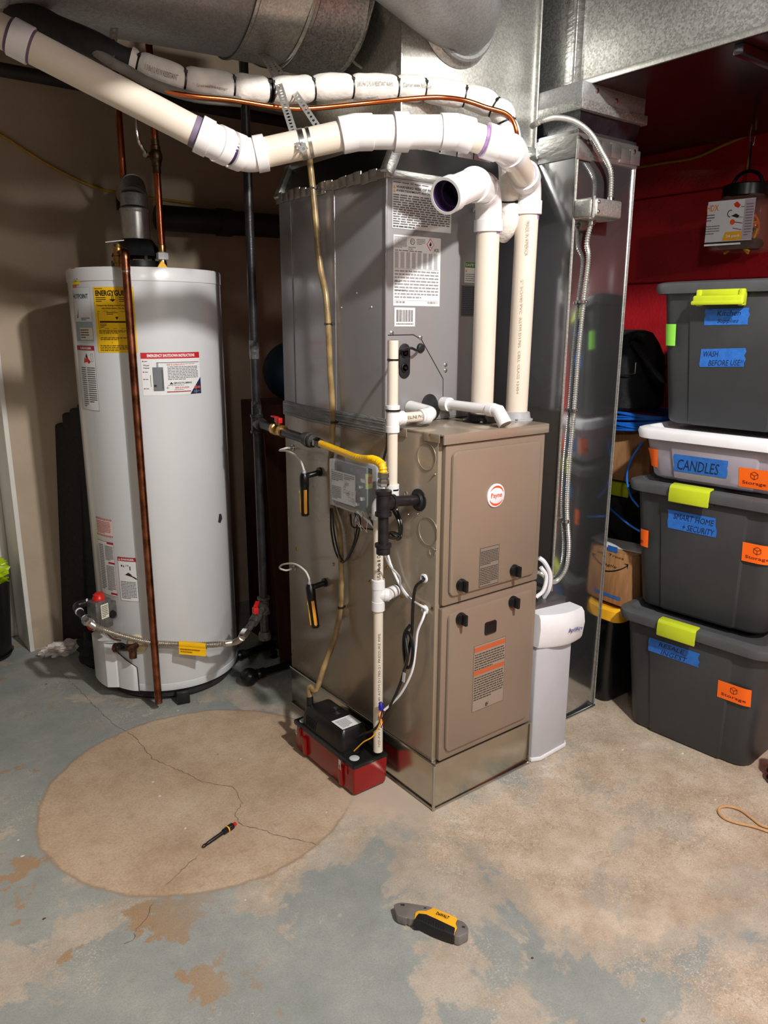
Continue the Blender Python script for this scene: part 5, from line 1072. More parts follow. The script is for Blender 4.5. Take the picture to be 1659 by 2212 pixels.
m_ = M(); m_.lathe([(.012, .055), (.013, .075), (.011, .08)], (c_.x, c_.y, HT), brass, 16); m_.lathe([(.0135, .032), (.019, .034), (.019, .053), (.0135, .056)], (c_.x, c_.y, HT), wplast, 6); m_.lathe([(.013, -.006), (.013, .02), (.011, .034)], (c_.x, c_.y, HT), steel, 16); m_.obj('union', cold)

# heater gas line
hg = thing('heater_gas_line', 'corrugated steel gas connector with a yellow wrapped tag curving across the water heater', 'gas line', (-.2, .95, .25))
E0 = V((GX, gy, lz)); vdir = (PD(525, 1375, 2.35)-E0).normalized()
p1 = E0+V((-.6, -.8, -.1)).normalized()*.028; pv = PD(560, 1330, depth(E0)-.06); pu = PD(527, 1372, depth(E0)-.13)
m_ = M(); m_.cyl(p1, pu, .012, ironw, 16); m_.obj('iron_nipple', hg)
dv_ = (pu-p1).normalized(); cv = p1.lerp(pu, .38); m_ = M(); m_.tube([cv-dv_*.024, cv-dv_*.023, cv, cv+dv_*.023, cv+dv_*.024], [.012, .016, .018, .016, .012], ironw, 14); m_.cyl(cv, cv+V((0, 0, .024)), .008, ironw, 12); vb2 = m_.obj('valve_body', hg)
m_ = M(); h0 = cv+V((0, 0, .028)); m_.obox(h0, V((.008, 0, 0)), V((0, .008, 0)), V((0, 0, .011)), redp, .002); m_.obox(h0+V((.014, .018, .012)), V((.012, .014, .004)), V((-.005, .005, 0)), V((0, 0, .002)), redp, .001); m_.obj('valve_handle', vb2)
m_ = M(); m_.lathe([(.012, -.018), (.0165, -.016), (.0165, .008), (.012, .016)], pu, steel, 6, dv_); m_.obj('flare_nut', hg)
Dh = depth(hp_(ang_at(400, 1380)[0], .25))
gl = gc-tn*.024; e1 = gl-tn*.040; e2_ = e1-tn*.012+rad*.0+V((0, 0, -.0))
st = PD(186, 1338, depth(gc)-.08)
A1 = PD(160, 1308, depth(gc)-.02); B1 = PD(205, 1298, depth(gc))
m_ = M(); m_.tube(rounded([B1, A1, st], .018)[0], .012, iron, 16); m_.obj('iron_elbow', hg)
for p, q_ in ((B1.lerp(A1, .35), A1-B1), (A1.lerp(st, .45), st-A1), (A1.lerp(st, .95), st-A1)): m_ = M(); d_ = q_.normalized(); m_.cyl(p-d_*.0025, p+d_*.0025, .0135, wplast, 16); m_.obj('thread_tape', hg)
d_ = (st-A1).normalized(); m_ = M(); m_.lathe([(.013, -.004), (.017, -.002), (.017, .018), (.012, .024)], st, steel, 6, d_); m_.obj('flare_nut', hg)
fp = [st+d_*.02, PD(212, 1356, Dh-.12), PD(262, 1373, Dh-.10), PD(320, 1387, Dh-.07), PD(372, 1391, Dh-.05), PD(440, 1393, Dh-.04), PD(480, 1391, Dh-.04), PD(508, 1387, Dh+.0), pu+dv_*.012]
fs_ = resample(spline(fp, 8), .0016); m_ = M(); m_.tube(fs_, [.0094+.0017*math.sin(i*1.5708) for i in range(len(fs_))], mat('stainless_corrugated', (196, 188, 176), .3, .75, .1, 60), 14); m_.obj('corrugated_hose', hg)
a_, b_ = PD(388, 1391, Dh-.05), PD(446, 1396, Dh-.04); m_ = M(); X_ = (b_-a_)/2; f_ = -FW
def foldP(k): return V((0, 0, .012))*math.cos(k)+f_*.013*math.sin(k)
m_.loft([[a_+foldP(k*2*pi/12) for k in range(12)], [b_+foldP(k*2*pi/12) for k in range(12)]], yelp if False else mat('yellow_tag_paper', (244, 190, 10), .4, 0, .05, 30)); m_.obox((a_+b_)/2+f_*.012-V((0, 0, .02)), X_, V((0, 0, .014))-f_*.002, f_*.0008, mat('yellow_tag_paper', (244, 190, 10)))
m_.obox((a_+b_)/2+f_*.009-V((0, 0, .013)), X_*.98, V((0, 0, .002)), f_*.004, mat('yellow_tag_paper', (244, 190, 10)), .001); yt = m_.obj('yellow_tag', hg)
L = Lab(planef(a_+f_*.0145-V((0, 0, .032)), X_.normalized(), (0, 0, 1), f_)); L.lines(.006, .07, .004, .022, 2, (150, 100, 10)); L.obj('print', yt)

# ================================================================ LINE SET
ls = thing('insulated_line_set', 'white foam insulated refrigerant line bundled with black ties across the plenum', 'pipe', (-.2, .2, 1.8))
lpts = [(282, 133, 1.62), (345, 158, 1.64), (400, 174, 1.66), (452, 181, 1.69), (505, 188, 1.71), (578, 195, 1.74), (640, 194, 1.77), (700, 189, 1.79), (760, 188, 1.81), (860, 190, 1.84), (915, 193, 1.86), (1000, 207, 1.88), (1050, 222, 1.88), (1085, 246, 1.88), (1097, 285, 1.89), (1102, 360, 1.93), (1101, 440, 1.98), (1098, 480, 1.995), (1080, 505, 2.03)]
lp_ = resample(spline([PD(*p) for p in lpts], 6), .008)
def pxof(p): v = p-CAM; return v.dot(RT)/v.dot(FW)*FPX+829.5, 1106-v.dot(UP)/v.dot(FW)*FPX
ties = [(301, 140), (398, 174), (503, 187), (580, 195), (587, 196), (678, 190), (762, 188), (858, 190), (917, 194), (1003, 208), (1066, 230), (1094, 268), (1100, 436)]
tid = [min(range(len(lp_)), key=lambda i: (pxof(lp_[i])[0]-x)**2+(pxof(lp_[i])[1]-y)**2) for x, y in ties]
tid_s = sorted(set(tid)); rad_ = []
for i in range(len(lp_)):
    dd_ = min(abs(i-j) for j in tid_s)*.008; rad_.append(.0235+.0065*min(1, dd_/.018)**.6+.0006*math.sin(i*.9))
cuts = [0]+tid_s+[len(lp_)-1]
for a, b in zip(cuts, cuts[1:]):
    if b-a >= 2: m_ = M(); m_.tube(lp_[a:b+1], rad_[a:b+1], foam, 20); m_.obj('foam_sleeve', ls)
for j in tid_s:
    j = min(max(j, 1), len(lp_)-2); zip_ring(ls, lp_[j], lp_[j+1]-lp_[j-1], .0242)
def on_tube(i0, i1, s, w_, h_, name='lettering', ang=.2):
    i1 = min(i1, len(lp_)-1); P_ = lp_[i0:i1]; Ln = sum((b-a).length for a, b in zip(P_, P_[1:]))
    def f(u, v, d):
        k = max(0, min(len(P_)-2, int(u/.008))); a, b = P_[k], P_[k+1]; T = (b-a).normalized(); n = (CAM-a); n = (n-T*n.dot(T)).normalized(); B_ = T.cross(n)*-1; t = v/.03+ang
        return a+T*(u-k*.008)+(n*math.cos(t)+B_*math.sin(t)*(1 if B_.z > 0 else -1))*(.0305+d)
    L = Lab(f, .0008); L.text(s, .0, 0, min(w_, Ln*.9), h_, (120, 116, 112)); return L.obj(name, ls)
on_tube(tid_s[0]+2, tid_s[1], '1 3/8x1/2 R3 IV RESISTANT', .1, .010, ang=-.1)
on_tube(tid_s[1]+2, tid_s[2], 'Cancer-www.P65Warnings.ca.gov', .085, .007, ang=-.3)
on_tube(tid_s[6]+1, tid_s[7], '3/8 3/4x1/2 R3 IV RESISTANT WARN', .10, .009, ang=.1)
on_tube(tid_s[7]+1, tid_s[8]+4, 'Cancer-www P65Warn', .075, .009, ang=.1)
lc = thing('copper_liquid_line', 'thin bright copper refrigerant tube running under the white foam line', 'tube', PD(900, 215, 1.8))
cpts = [(268, 150, 1.60), (310, 172, 1.61), (360, 196, 1.63), (420, 208, 1.65), (500, 216, 1.68), (580, 229, 1.71), (640, 235, 1.73), (700, 232, 1.75), (780, 224, 1.78), (860, 216, 1.79), (920, 211, 1.80), (960, 211, 1.81), (1005, 217, 1.83), (1050, 232, 1.84), (1090, 244, 1.85), (1108, 262, 1.86), (1116, 290, 1.87), (1120, 330, 1.90), (1122, 420, 1.96), (1115, 475, 1.99), (1104, 492, 2.0), (1084, 504, 2.03)]
m_ = M(); cl = spline([PD(*p) for p in cpts], 6); m_.tube(cl, .0056, mat('new_copper_tube', (226, 120, 70), .24, 1, .08, 30), 12); m_.obj('tube', lc)
m_ = M(); m_.tube(spline([PD(-20, 0, 1.52), PD(120, 62, 1.54), PD(200, 95, 1.57), PD(262, 128, 1.61), PD(285, 134, 1.62)], 6), [.024, .024, .024, .026, .028, .028, .026], blackm, 18); m_.obj('black_pipe_sleeve', None, 'black foam wrapped end of the refrigerant line at the upper left', 'pipe insulation')
m_ = M(); m_.tube(spline([PD(-30, 10, 1.50), PD(60, 28, 1.53), PD(150, 72, 1.55), PD(240, 134, 1.58), PD(275, 152, 1.60), PD(330, 182, 1.62), PD(420, 210, 1.66), PD(520, 220, 1.70)], 6), .011, mat('grey_foam_tube', (120, 116, 108), .6, 0, .1, 40), 12); m_.obj('grey_foam_tube', None, 'grey foam covered tube running above the white exhaust pipe at the left', 'pipe insulation')
# hanger straps
hs1 = thing('hanger_strap', 'perforated steel strap hanging from round duct and looped around white exhaust pipe', 'strap', PD(655, 300, 1.65))
m_ = M(); perf_strap(spline([PD(545, 112, 1.86), PD(566, 116, 1.84), PD(597, 170, 1.74), PD(618, 235, 1.66), PD(640, 300, 1.60), PD(660, 326, 1.59)], 6), FW.cross(V((-.3, 0, 1))), .017, strapm, m_, .0125); m_.obj('front_band', hs1)
m_ = M(); perf_strap(spline([PD(572, 118, 1.86), PD(600, 150, 1.80), PD(640, 205, 1.74), PD(685, 272, 1.70)], 6), FW.cross(V((-.5, 0, .8))), .015, strapm, m_, .0125); m_.obj('back_band', hs1)
m_ = M(); d = (q[4]-q[5]).normalized(); c = min((q[5].lerp(q[4], k/60) for k in range(61)), key=lambda p: abs(pxof(p)[0]-652)); m_.tube([c-d*.006, c-d*.0055, c+d*.0055, c+d*.006], [.0305, .0316, .0316, .0305], rope, 30); m_.tube([c+d*.012, c+d*.0125, c+d*.0195, c+d*.02], [.0305, .0314, .0314, .0305], rope, 30); m_.obj('pipe_loop', hs1)
m_ = M(); perf_strap([PD(247, 60, 1.60), PD(243, 100, 1.585), PD(235, 138, 1.57)], RT, .018, strapm, m_, .0125); m_.obj('hanger_strap', None, 'short perforated strap hanging over the black pipe sleeve at the left', 'strap')

# ================================================================ CONDUIT AND JUNCTION BOX
jb = thing('junction_box', 'small galvanised electrical box on the front of the tall return duct', 'junction box', (.6, .08, 1.55))
a, b = PY(1262, 424, .03), PY(1336, 468, .03)
m_ = M(); m_.box((a.x+.038, .034, b.z-.010), (b.x+.006, .099, a.z+.004), galv2, .009, 3); m_.obj('box', jb)
m_ = M(); m_.box((a.x+.044, .022, b.z-.007), (b.x+.003, .036, a.z+.001), galv2, .006, 3); m_.tube([(a.x+.042, .030, b.z-.011), (a.x+.042, .030, a.z+.005)], .004, galv2, 8); cv_ = m_.obj('cover', jb)
m_ = M(); screw(m_, (a.x+.052, .022, a.z-.010), (0, -1, 0), .004, steel); screw(m_, (a.x+.052, .022, b.z+.004), (0, -1, 0), .004, steel); m_.obj('cover_screws', jb, kind='stuff')
m_ = M(); zc1, zc0 = a.z+.003, b.z-.009; xt, xb = PY(1320, 415, .07).x, PY(1277, 480, .07).x
m_.lathe([(.013, 0), (.013, .004), (.009, .006), (.009, .014)], (xt, .07, zc1), steel, 14); m_.obj('conduit_connector', jb); m_ = M(); m_.lathe([(.013, 0), (.013, -.004), (.009, -.006), (.009, -.014)], (xb, .07, zc0), steel, 14); m_.obj('conduit_connector', jb)
def conduit(pts, label, name='flexible_conduit'):
    P_ = resample(spline(pts, 8), .00165); m_ = M(); m_.tube(P_, [.0064+.0014*math.sin(i*1.5708) for i in range(len(P_))], mat('flexible_conduit_steel', (212, 212, 206), .3, .75, .06, 60), 12); return m_.obj(name, None, label, 'conduit')
conduit([PD(1150, 272, 1.96), PY(1168, 262, .06), PY(1200, 254, .06), PY(1240, 262, .06), PY(1275, 288, .062), PY(1298, 325, .066), V((xt-.008, .07, zc1+.08)), V((xt, .07, zc1+.008))], 'armoured cable arching from the plenum down into the top of the junction box')
low = [V((xb, .07, zc0-.008)), V((xb, .080, zc0-.06))]+[PY(x, y, .088) for x, y in ((1271, 560), (1262, 640), (1250, 760), (1240, 890), (1230, 1000), (1225, 1100), (1229, 1180), (1222, 1230), (1200, 1256))]+[PY(1180, 1252, .05), PY(1166, 1238, .03), V((FWd-.004, .08, PY(1160, 1225, .05).z))]
conduit(low, 'armoured cable running from the junction box down the return duct to the furnace')
for x, y in ((1258, 652), (1238, 887), (1222, 1126)):
    c = PY(x, y, .085); m_ = M(); m_.tube([c+V((0, 0, -.004)), c+V((0, 0, .004))], .0105, steel, 14); m_.box((c.x+.006, .086, c.z-.004), (c.x+.026, .099, c.z+.004), steel, .001); screw(m_, (c.x+.018, .086, c.z), (0, -1, 0), .004, steel); m_.obj('conduit_clamp', None, {652: 'top', 887: 'middle', 1126: 'bottom'}[y]+'most of the three clamps holding the cable to the tall duct', 'clamp', 'conduit clamps')
m_ = M(); m_.tube(spline([PY(1164, 1205, .05), PY(1176, 1215, .04), PY(1188, 1240, .035), PY(1186, 1270, .04), PY(1175, 1290, .06)], 6), .007, wplast, 8); m_.tube(spline([PY(1168, 1225, .03), PY(1180, 1245, .02), PY(1174, 1275, .02), PY(1158, 1290, .03)], 6), .006, wplast, 8); m_.obj('white_cable_loop', None, 'loop of white cable squeezed between furnace and filter cabinet', 'cable')
# ================================================================ STORAGE TOTES
def foot(hx, hy, r, bx, z, bump, nb=.30):
    """rounded rectangle with raised middle panels on the short ends"""
    P = []
    for p in rrect(-hx, -hy, hx, hy, r, 5): P.append(V((p[0], p[1], z)))
    out = []
    # insert panel steps on both x ends
    for i, p in enumerate(P):
        out.append(p); nx = P[(i+1) % len(P)]
        if abs(p.x-nx.x) < 1e-6 and abs(p.y-nx.y) > hy:
            s = 1 if p.x > 0 else -1; dy = 1 if nx.y > p.y else -1; w = hy*nb*1.9
            out += [V((p.x, -dy*w-dy*.006, z)), V((p.x+s*bump, -dy*w, z)), V((p.x+s*bump, dy*w, z)), V((p.x, dy*w+dy*.006, z))]
    return out
class Tote:
    def __init__(s, name, label, c, rz, H=.425, body=None, lid=None, bx=.29, by=.195, tx=.325, ty=.222, latch=lime, latch_open=False, group=None, ly=.03):
        s.bx, s.tx, s.H, s.c, s.rz = bx, tx, H, V(c), rz; s.by, s.ty = by, ty; s.bump = .006; body = body or toteg; lid = lid or toted
        s.root = thing(name, label, 'storage bin', (0, 0, 0), group); hb = H-.045
        m = M(); lev = [(.0, -.012), (.004, -.004), (.012, 0), (hb*.5, 0), (hb-.02, 0), (hb, 0)]
        rings = []
        for z, g in lev: f = z/hb; rings.append(foot(bx+(tx-bx)*f+g, by+(ty-by)*f+g, .045, 0, z, s.bump if z < hb-.01 else .002))
        m.loft(rings, body)
        s.body = m.obj('body', s.root)
        m = M(); E = [(hb-.004, .004, .05), (hb-.004, .020, .055), (hb+.016, .024, .055), (hb+.024, .022, .055), (hb+.028, .012, .05), (hb+.030, -.004, .04), (hb+.018, -.018, .04)]
        m.loft([[V((p[0], p[1], z)) for p in rrect(-tx-g, -ty-g, tx+g, ty+g, r, 5)] for z, g, r in E], lid); s.lid = m.obj('lid', s.root)
        if latch:
            if not latch_open:
                m = M(); pr = [(-.030, hb-.018), (-.034, hb-.016), (-.035, hb+.004), (-.033, hb+.026), (-.026, hb+.034), (-.004, hb+.037), (-.002, hb+.031), (-.024, hb+.028), (-.028, hb-.002), (-.026, hb-.012)]
                m.prism(pr, (-tx, -.060+ly, 0), (1, 0, 0), (0, 0, 1), (0, 1, 0), .120, latch, .002)
            else:
                m = M(); m.box((-tx-.046, -.070+ly, hb-.036), (-tx-.026, .070+ly, hb-.012), latch, .006, 3)
                for y in (-.066, .052): m.box((-tx-.034, y+ly, hb-.040), (-tx-.010, y+.014+ly, hb+.004), latch, .003)
                m.box((-tx-.050, -.072+ly, hb-.038), (-tx-.042, .072+ly, hb-.026), latch, .004); m.box((-tx-.030, -.055+ly, hb-.012), (-tx-.022, .055+ly, hb+.004), latch, .002)
            m.obj('latch', s.root)
            m = M(); m.box((-tx-.012, -.066+ly, hb-.016), (-tx+.004, .066+ly, hb-.004), body, .002); m.obj('latch_ledge', s.root)
        s.root.location = s.c; s.root.rotation_euler.z = rz
        s.hb = hb
    def uz(s, x, y, corner=0):
        n = V((-math.cos(s.rz), -math.sin(s.rz), 0)); t = V((math.sin(s.rz), -math.cos(s.rz), 0)); z = .2
        for _ in range(4):
            h = s.bx+(s.tx-s.bx)*z/s.hb+s.bump; p0 = s.c+n*h; d = ray(x, y); k = (p0-CAM).dot(n)/d.dot(n); P = CAM+d*k; z = P.z-s.c.z
        return (P-s.c).dot(t), z
    def lab(s, tl, br, bump=True, H=None):
        u0, z1 = s.uz(*tl); u1, z0 = s.uz(*br)
        if H: z0 = z1-H
        def f(u, v, d):
            z = z0+v; f_ = z/s.hb; x = s.bx+(s.tx-s.bx)*f_+s.bump+d; uu = u0+u; fl = s.by+(s.ty-s.by)*f_-.045; e_ = abs(uu)-fl
            if not bump and e_ > 0: e_ = min(e_, .0445); x -= .045-math.sqrt(.045**2-e_**2); uu = math.copysign(fl+e_+d*e_/.045, uu)
            return V((-x, -uu, z))
        L = Lab(f, .0012); L.fn = f; return L, u1-u0, z1-z0
    def put(s, L, name):
        # parts of a turned bin live in its own space
        loc, s.root.location = s.root.location.copy(), V((0, 0, 0)); o = L.obj(name, s.root); s.root.location = loc; return o
def tapestrip(T, tl, br, lines_, tilt=0, h=(24, 34, 70), H=None):
    L, w_, h_ = T.lab(tl, br, True, H); jag = lambda u, n=5: [(u+random.uniform(-.003, .003), h_*k/n) for k in range(n+1)]
    base = [(a, b+tilt*a) for a, b in jag(0)[::-1]+jag(w_)]
    L.add([L.P(u, v, 0) for u, v in base], [list(range(len(base)))], tape_b)
    n = len(lines_)
    for i, (txt, u0, u1) in enumerate(lines_):
        v0 = h_*(1-(i+.88)/n); L.text(txt, w_*u0, v0+tilt*w_*u0, w_*(u1-u0), h_*.62/n, h, shear=.25, rot=math.atan(tilt), bold=-.0)
    T.put(L, 'tape_label')
def sticker(T, tl, br, txt='Storage', rot=0, col=None, icon=True, H=.056):
    L, w_, h_ = T.lab(tl, br, False, H); L.rect(0, 0, w_, h_, col or orange_l, 0, 12)
    K_ = (120, 30, 10)
    if txt: L.text(txt, w_*(.12 if len(txt) > 4 else 0.0), h_*.14, w_*(.76 if len(txt) > 4 else .42), h_*.22, K_, rot=math.atan(rot), bold=.01)
    if icon:
        cx, cz, r = w_*.5, h_*.66, h_*.2
        pts = [(cx+r*math.cos(math.radians(a)), cz+r*math.sin(math.radians(a))+rot*cx) for a in (90, 30, -30, -90, -150, 150)]; cc = (cx, cz+rot*cx)
        for p, q_ in list(zip(pts, pts[1:]+pts[:1]))+[(cc, pts[1]), (cc, pts[5]), (cc, pts[3])]:
            d = V((q_[0]-p[0], q_[1]-p[1], 0)).normalized(); nn = (-d.y*.0008, d.x*.0008); L.poly([(p[0]-nn[0], p[1]-nn[1]), (q_[0]-nn[0], q_[1]-nn[1]), (q_[0]+nn[0], q_[1]+nn[1]), (p[0]+nn[0], p[1]+nn[1])], K_, 2)
    T.put(L, 'sticker')
TH = .08
t1_ = Tote('storage_tote', 'bottom charcoal tote of the stack, green latch, one orange sticker', (1.135, -.205, 0), TH)
tapestrip(t1_, (1403, 1376), (1510, 1428), [('RESALE', .2, .72), ('INGEST', .25, .78)], 0, H=.047)
sticker(t1_, (1552, 1468), (1620, 1514))
t2_ = Tote('storage_tote', 'charcoal tote labelled for home security items, second from the floor', (1.150, -.192, .4165), TH)
tapestrip(t2_, (1444, 1100), (1546, 1155), [('SMART HOME', .12, .96), ('+ SECURITY', .32, .98)], 0, H=.058)
sticker(t2_, (1605, 1170), (1668, 1212)); sticker(t2_, (1382, 1142), (1400, 1182), 'ge', 0, icon=False)
t3_ = Tote('clear_storage_tote', 'frosted clear tote with a white lid, labelled for candles', (1.15, -.205, .833), TH, H=.172, body=clearp, lid=whitelid, bx=.300, by=.20, tx=.325, ty=.222, latch=None)
tapestrip(t3_, (1455, 980), (1571, 1029), [('CANDLES', .08, .86)], 0, H=.052)
sticker(t3_, (1597, 1009), (1664, 1048)); sticker(t3_, (1391, 967), (1421, 1007), 'ge', 0, icon=False)
m_ = M()
for k in range(9):
    x, y = -.24+.06*k, random.uniform(-.15, .1); m_.cyl((x, y-.03, .01), (x, y-.03, .09), .03, mat('pale_candle_wax', (190, 180, 196), .5), 12)
loc = t3_.root.location.copy(); t3_.root.location = (0, 0, 0); cds = m_.obj('candles', t3_.root, kind='stuff'); t3_.root.location = loc
t4_ = Tote('storage_tote', 'top charcoal tote with an open green handle and two blue tape labels', (1.180, -.205, .998), TH, latch_open=True)
tapestrip(t4_, (1524, 668), (1617, 703), [('Kitchen', .28, .82), ('Supplies', .3, .78)], .02)
tapestrip(t4_, (1514, 754), (1608, 797), [('WASH', .08, .42), ('BEFORE USE!!', .2, .98)], .05)
sticker(t4_, (1435, 700), (1459, 741), '', 0, green_l, False, H=.062)
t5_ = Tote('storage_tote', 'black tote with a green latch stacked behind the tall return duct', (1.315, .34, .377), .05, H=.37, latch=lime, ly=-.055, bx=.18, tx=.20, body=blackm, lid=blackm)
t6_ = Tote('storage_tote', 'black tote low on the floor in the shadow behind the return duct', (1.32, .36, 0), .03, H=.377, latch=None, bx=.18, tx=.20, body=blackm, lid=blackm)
# cardboard boxes, bag, cable behind the stack
def cbox(name, label, lo, hi, rz, cat='box'):
    lo, hi = V(lo), V(hi); c = V(((lo.x+hi.x)/2, (lo.y+hi.y)/2, lo.z)); t = thing(name, label, cat, c); R = Matrix.Rotation(rz, 3, 'Z')
    m = M(); m.box(lo, hi, card, .003, rot=R, piv=c); b = m.obj('box_body', t)
    m = M(); m.box((lo.x+.002, c.y+.001, hi.z), (hi.x-.002, hi.y-.001, hi.z+.003), card, .001, rot=R, piv=c); m.box((lo.x+.002, lo.y+.001, hi.z), (hi.x-.002, c.y-.001, hi.z+.003), card, .001, rot=R, piv=c); m.obj('top_flap', t)['kind'] = 'stuff'
    return t, b, c, R
bx1, b_, c_, R_m = cbox('cardboard_box', 'small cardboard box with blue tape and handwriting above the yellow-rimmed bin', (.885, .03, .365), (1.0, .30, .548), -.06)
n_ = R_m@V((-1, 0, 0)); t_ = R_m@V((0, -1, 0)); o_ = c_+n_*.0575+t_*-.135
L = Lab(planef(V((o_.x, o_.y, .365)), t_, (0, 0, 1), n_)); 
def cpx(x, y): d = ray(x, y); o = V((o_.x, o_.y, .365)); k = (o-CAM).dot(n_)/d.dot(n_); P = CAM+d*k-o; return P.dot(t_), P.z
a, b = cpx(1316, 1195), cpx(1348, 1210); L.text('Trees', a[0], b[1], b[0]-a[0], a[1]-b[1], (20, 18, 18), shear=.2)
a, b = cpx(1306, 1214), cpx(1332, 1230); L.text('agile', a[0], b[1], b[0]-a[0], a[1]-b[1], (20, 18, 18), shear=.3)
a, b, c2 = cpx(1300, 1232), cpx(1332, 1236), cpx(1356, 1222); pts = [V((a[0]*(1-k/10)**2+2*(k/10)*(1-k/10)*(b[0])+c2[0]*(k/10)**2, a[1]*(1-k/10)**2+2*(k/10)*(1-k/10)*(b[1]-.004)+c2[1]*(k/10)**2, 0)) for k in range(11)]
for p, q_ in zip(pts, pts[1:]): L.poly([(p.x, p.y-.0022), (q_.x, q_.y-.0022), (q_.x, q_.y+.0022), (p.x, p.y+.0022)], (20, 18, 18))
L.poly([(c2[0]-.016, c2[1]+.003), (c2[0]+.003, c2[1]+.006), (c2[0]+.001, c2[1]-.012), (c2[0]-.003, c2[1]+.001)], (20, 18, 18))
L.obj('handwriting', b_, kind='stuff'); fn_ = L.fn
for (x0, y0, x1, y1) in ((1316, 1150, 1335, 1183), (1303, 1278, 1340, 1298)): L = Lab(fn_, .001); a, b = cpx(x0, y0), cpx(x1, y1); L.rect(a[0], b[1], b[0], min(a[1], .1815), tape_b, 1); L.obj('blue_tape', b_)
M().box((.90, .02, .5525), (1.0, .25, .5545), paper, rot=Matrix.Rotation(.2, 3, 'Z'), piv=(.95, .15, .55)).obj('paper_sheets', None, 'loose white papers lying on the small handwritten cardboard box', 'paper')
cbox('cardboard_box', 'brown cardboard box behind the stack, under the blue cable coil', (1.06, .13, .748), (1.40, .50, .925), .04)
m_ = M()
for k in range(10):
    rr_ = .125-.004*(k % 3); z = .934+.013*(k//2)+.003*(k % 2); cx, cy_ = 1.145, .22; m_.tube([(cx+rr_*math.cos(2*pi*i/36)*1.0, cy_+rr_*1.1*math.sin(2*pi*i/36), z+.006*math.sin(2*pi*i/18+k)) for i in range(37)], .0042, bluec, 8)
m_.obj('blue_cable_coil', None, 'coil of blue network cable lying on the brown cardboard box', 'cable')
bg = thing('equipment_bag', 'black zipped fabric bag with straps on the blue cable, against the red wall', 'bag', (1.12, .25, .975))
m_ = M(); R = []
for z, g in ((.972, .0), (.985, .012), (1.08, .01), (1.15, .004), (1.20, -.012), (1.235, -.03), (1.245, -.05)): R.append([V((1.13+(p[0])*1+random.uniform(-.003, .003), .30+p[1]+random.uniform(-.003, .003), z+.025)) for p in rrect(-.10-g, -.10-g, .10+g, .10+g, .035, 4)])
m_.loft(R, fabric); m_.obj('bag_body', bg)
m_ = M(); m_.tube(spline([(1.02, .20, 1.23), (1.01, .15, 1.19), (1.01, .09, 1.13), (1.03, .075, 1.11), (1.03, .15, 1.17)], 6), .008, fabric, 8); m_.tube(spline([(1.03, .21, 1.24), (1.01, .18, 1.26), (1.02, .15, 1.25)], 6), .008, fabric, 8); m_.obj('strap', bg)
m_ = M(); m_.tube([(1.012, .38, 1.115), (1.012, .20, 1.122), (1.015, .175, 1.13), (1.015, .175, 1.165)], .0025, rope, 6); m_.obj('wire_frame', bg)
wire('blue_cable', [PD(1388, 955, 2.42), PD(1365, 990, 2.44), PD(1354, 1030, 2.46), PD(1362, 1070, 2.46), PD(1380, 1095, 2.45)], .0035, bluec, None, 'loop of blue cable hanging beside the clear tote', 'cable')
wire('blue_cable', [PD(1312, 1093, 2.56), PD(1340, 1118, 2.5), PD(1362, 1135, 2.46), PD(1383, 1148, 2.42)], .0035, bluec, None, 'short blue cable running just above the white papers', 'cable')
yb = thing('black_bin_yellow_rim', 'slim black bin with a bright yellow rim between return duct and tote stack', 'bin', (.95, .22, 0)); yb.name = 'wastebasket'
m_ = M(); m_.loft([[V((p[0], p[1], z)) for p in rrect(.86+g, .075+g, 1.05-g, .40-g, .03, 4)] for z, g in ((0, .014), (.01, .010), (.318, .0))], black); m_.obj('bin_body', yb)
m_ = M(); m_.loft([[V((p[0], p[1], z)) for p in rrect(.852+g, .05+g, 1.058-g, .408-g, .03, 4)] for z, g in ((.312, 0), (.316, -.004), (.35, -.002), (.358, .008), (.350, .03))], yelp)
m_.obj('yellow_rim', yb)

# ================================================================ JAR ON THE RED WALL
jc = PX(1597, 548, 1.43); jz1 = PX(1600, 470, 1.44).z
jr = thing('bungee_cord_jar', 'clear jar of orange bungee cords with black lid, hanging on the red wall', 'jar', (jc.x, jc.y, jc.z))
def jring(z, s, r=.035): return [V((jc.x+p[0], jc.y+p[1], z)) for p in rrect(-s, -s, s, s, min(r, s*.8), 5)]
zt = PX(1600, 428, 1.44).z; zl = PX(1600, 405, 1.44).z
Rj = Matrix.Rotation(.22, 3, 'Z'); jp = V((jc.x, jc.y, jc.z))
m_ = M(); m_.loft([jring(z, s) for z, s in ((jc.z, .065), (jc.z+.008, .086), (jc.z+.03, .093), (zt-.040, .093), (zt-.02, .082), (zt-.008, .068), (zt, .066))], amber); m_.v = [Rj@(v-jp)+jp for v in m_.v]; jb_ = m_.obj('jar_body', jr)
m_ = M(); m_.lathe([(.072, zt-.004-jc.z), (.075, zt-jc.z), (.075, zl-jc.z), (.068, zl+.004-jc.z)], (jc.x, jc.y, jc.z), black, 40); lid_ = m_.obj('jar_lid', jr)
m_ = M(); m_.tube([(jc.x, jc.y+.052*math.cos(k*pi/12), zl+.052*math.sin(k*pi/12)*.9) for k in range(13)], .006, black, 10); m_.obj('lid_handle', lid_)
m_ = M()
for k in range(26):
    a = random.uniform(0, 2*pi); r = random.uniform(.02, .055); z0_ = random.uniform(jc.z+.03, zt-.07); p_ = [V((jc.x+r*math.cos(a+j*.9)*random.uniform(.8, 1.1), jc.y+r*math.sin(a+j*.9), z0_+.04*math.sin(j*1.2))) for j in range(5)]
    m_.tube(spline(p_, 5), random.uniform(.0025, .0045), random.choice([orng, yelp, black, black, orange_l]), 7)
m_.box((jc.x-.06, jc.y-.06, jc.z+.012), (jc.x+.06, jc.y+.06, jc.z+.05), blackr, .02)
m_.obj('bungee_cords', jr, kind='stuff')
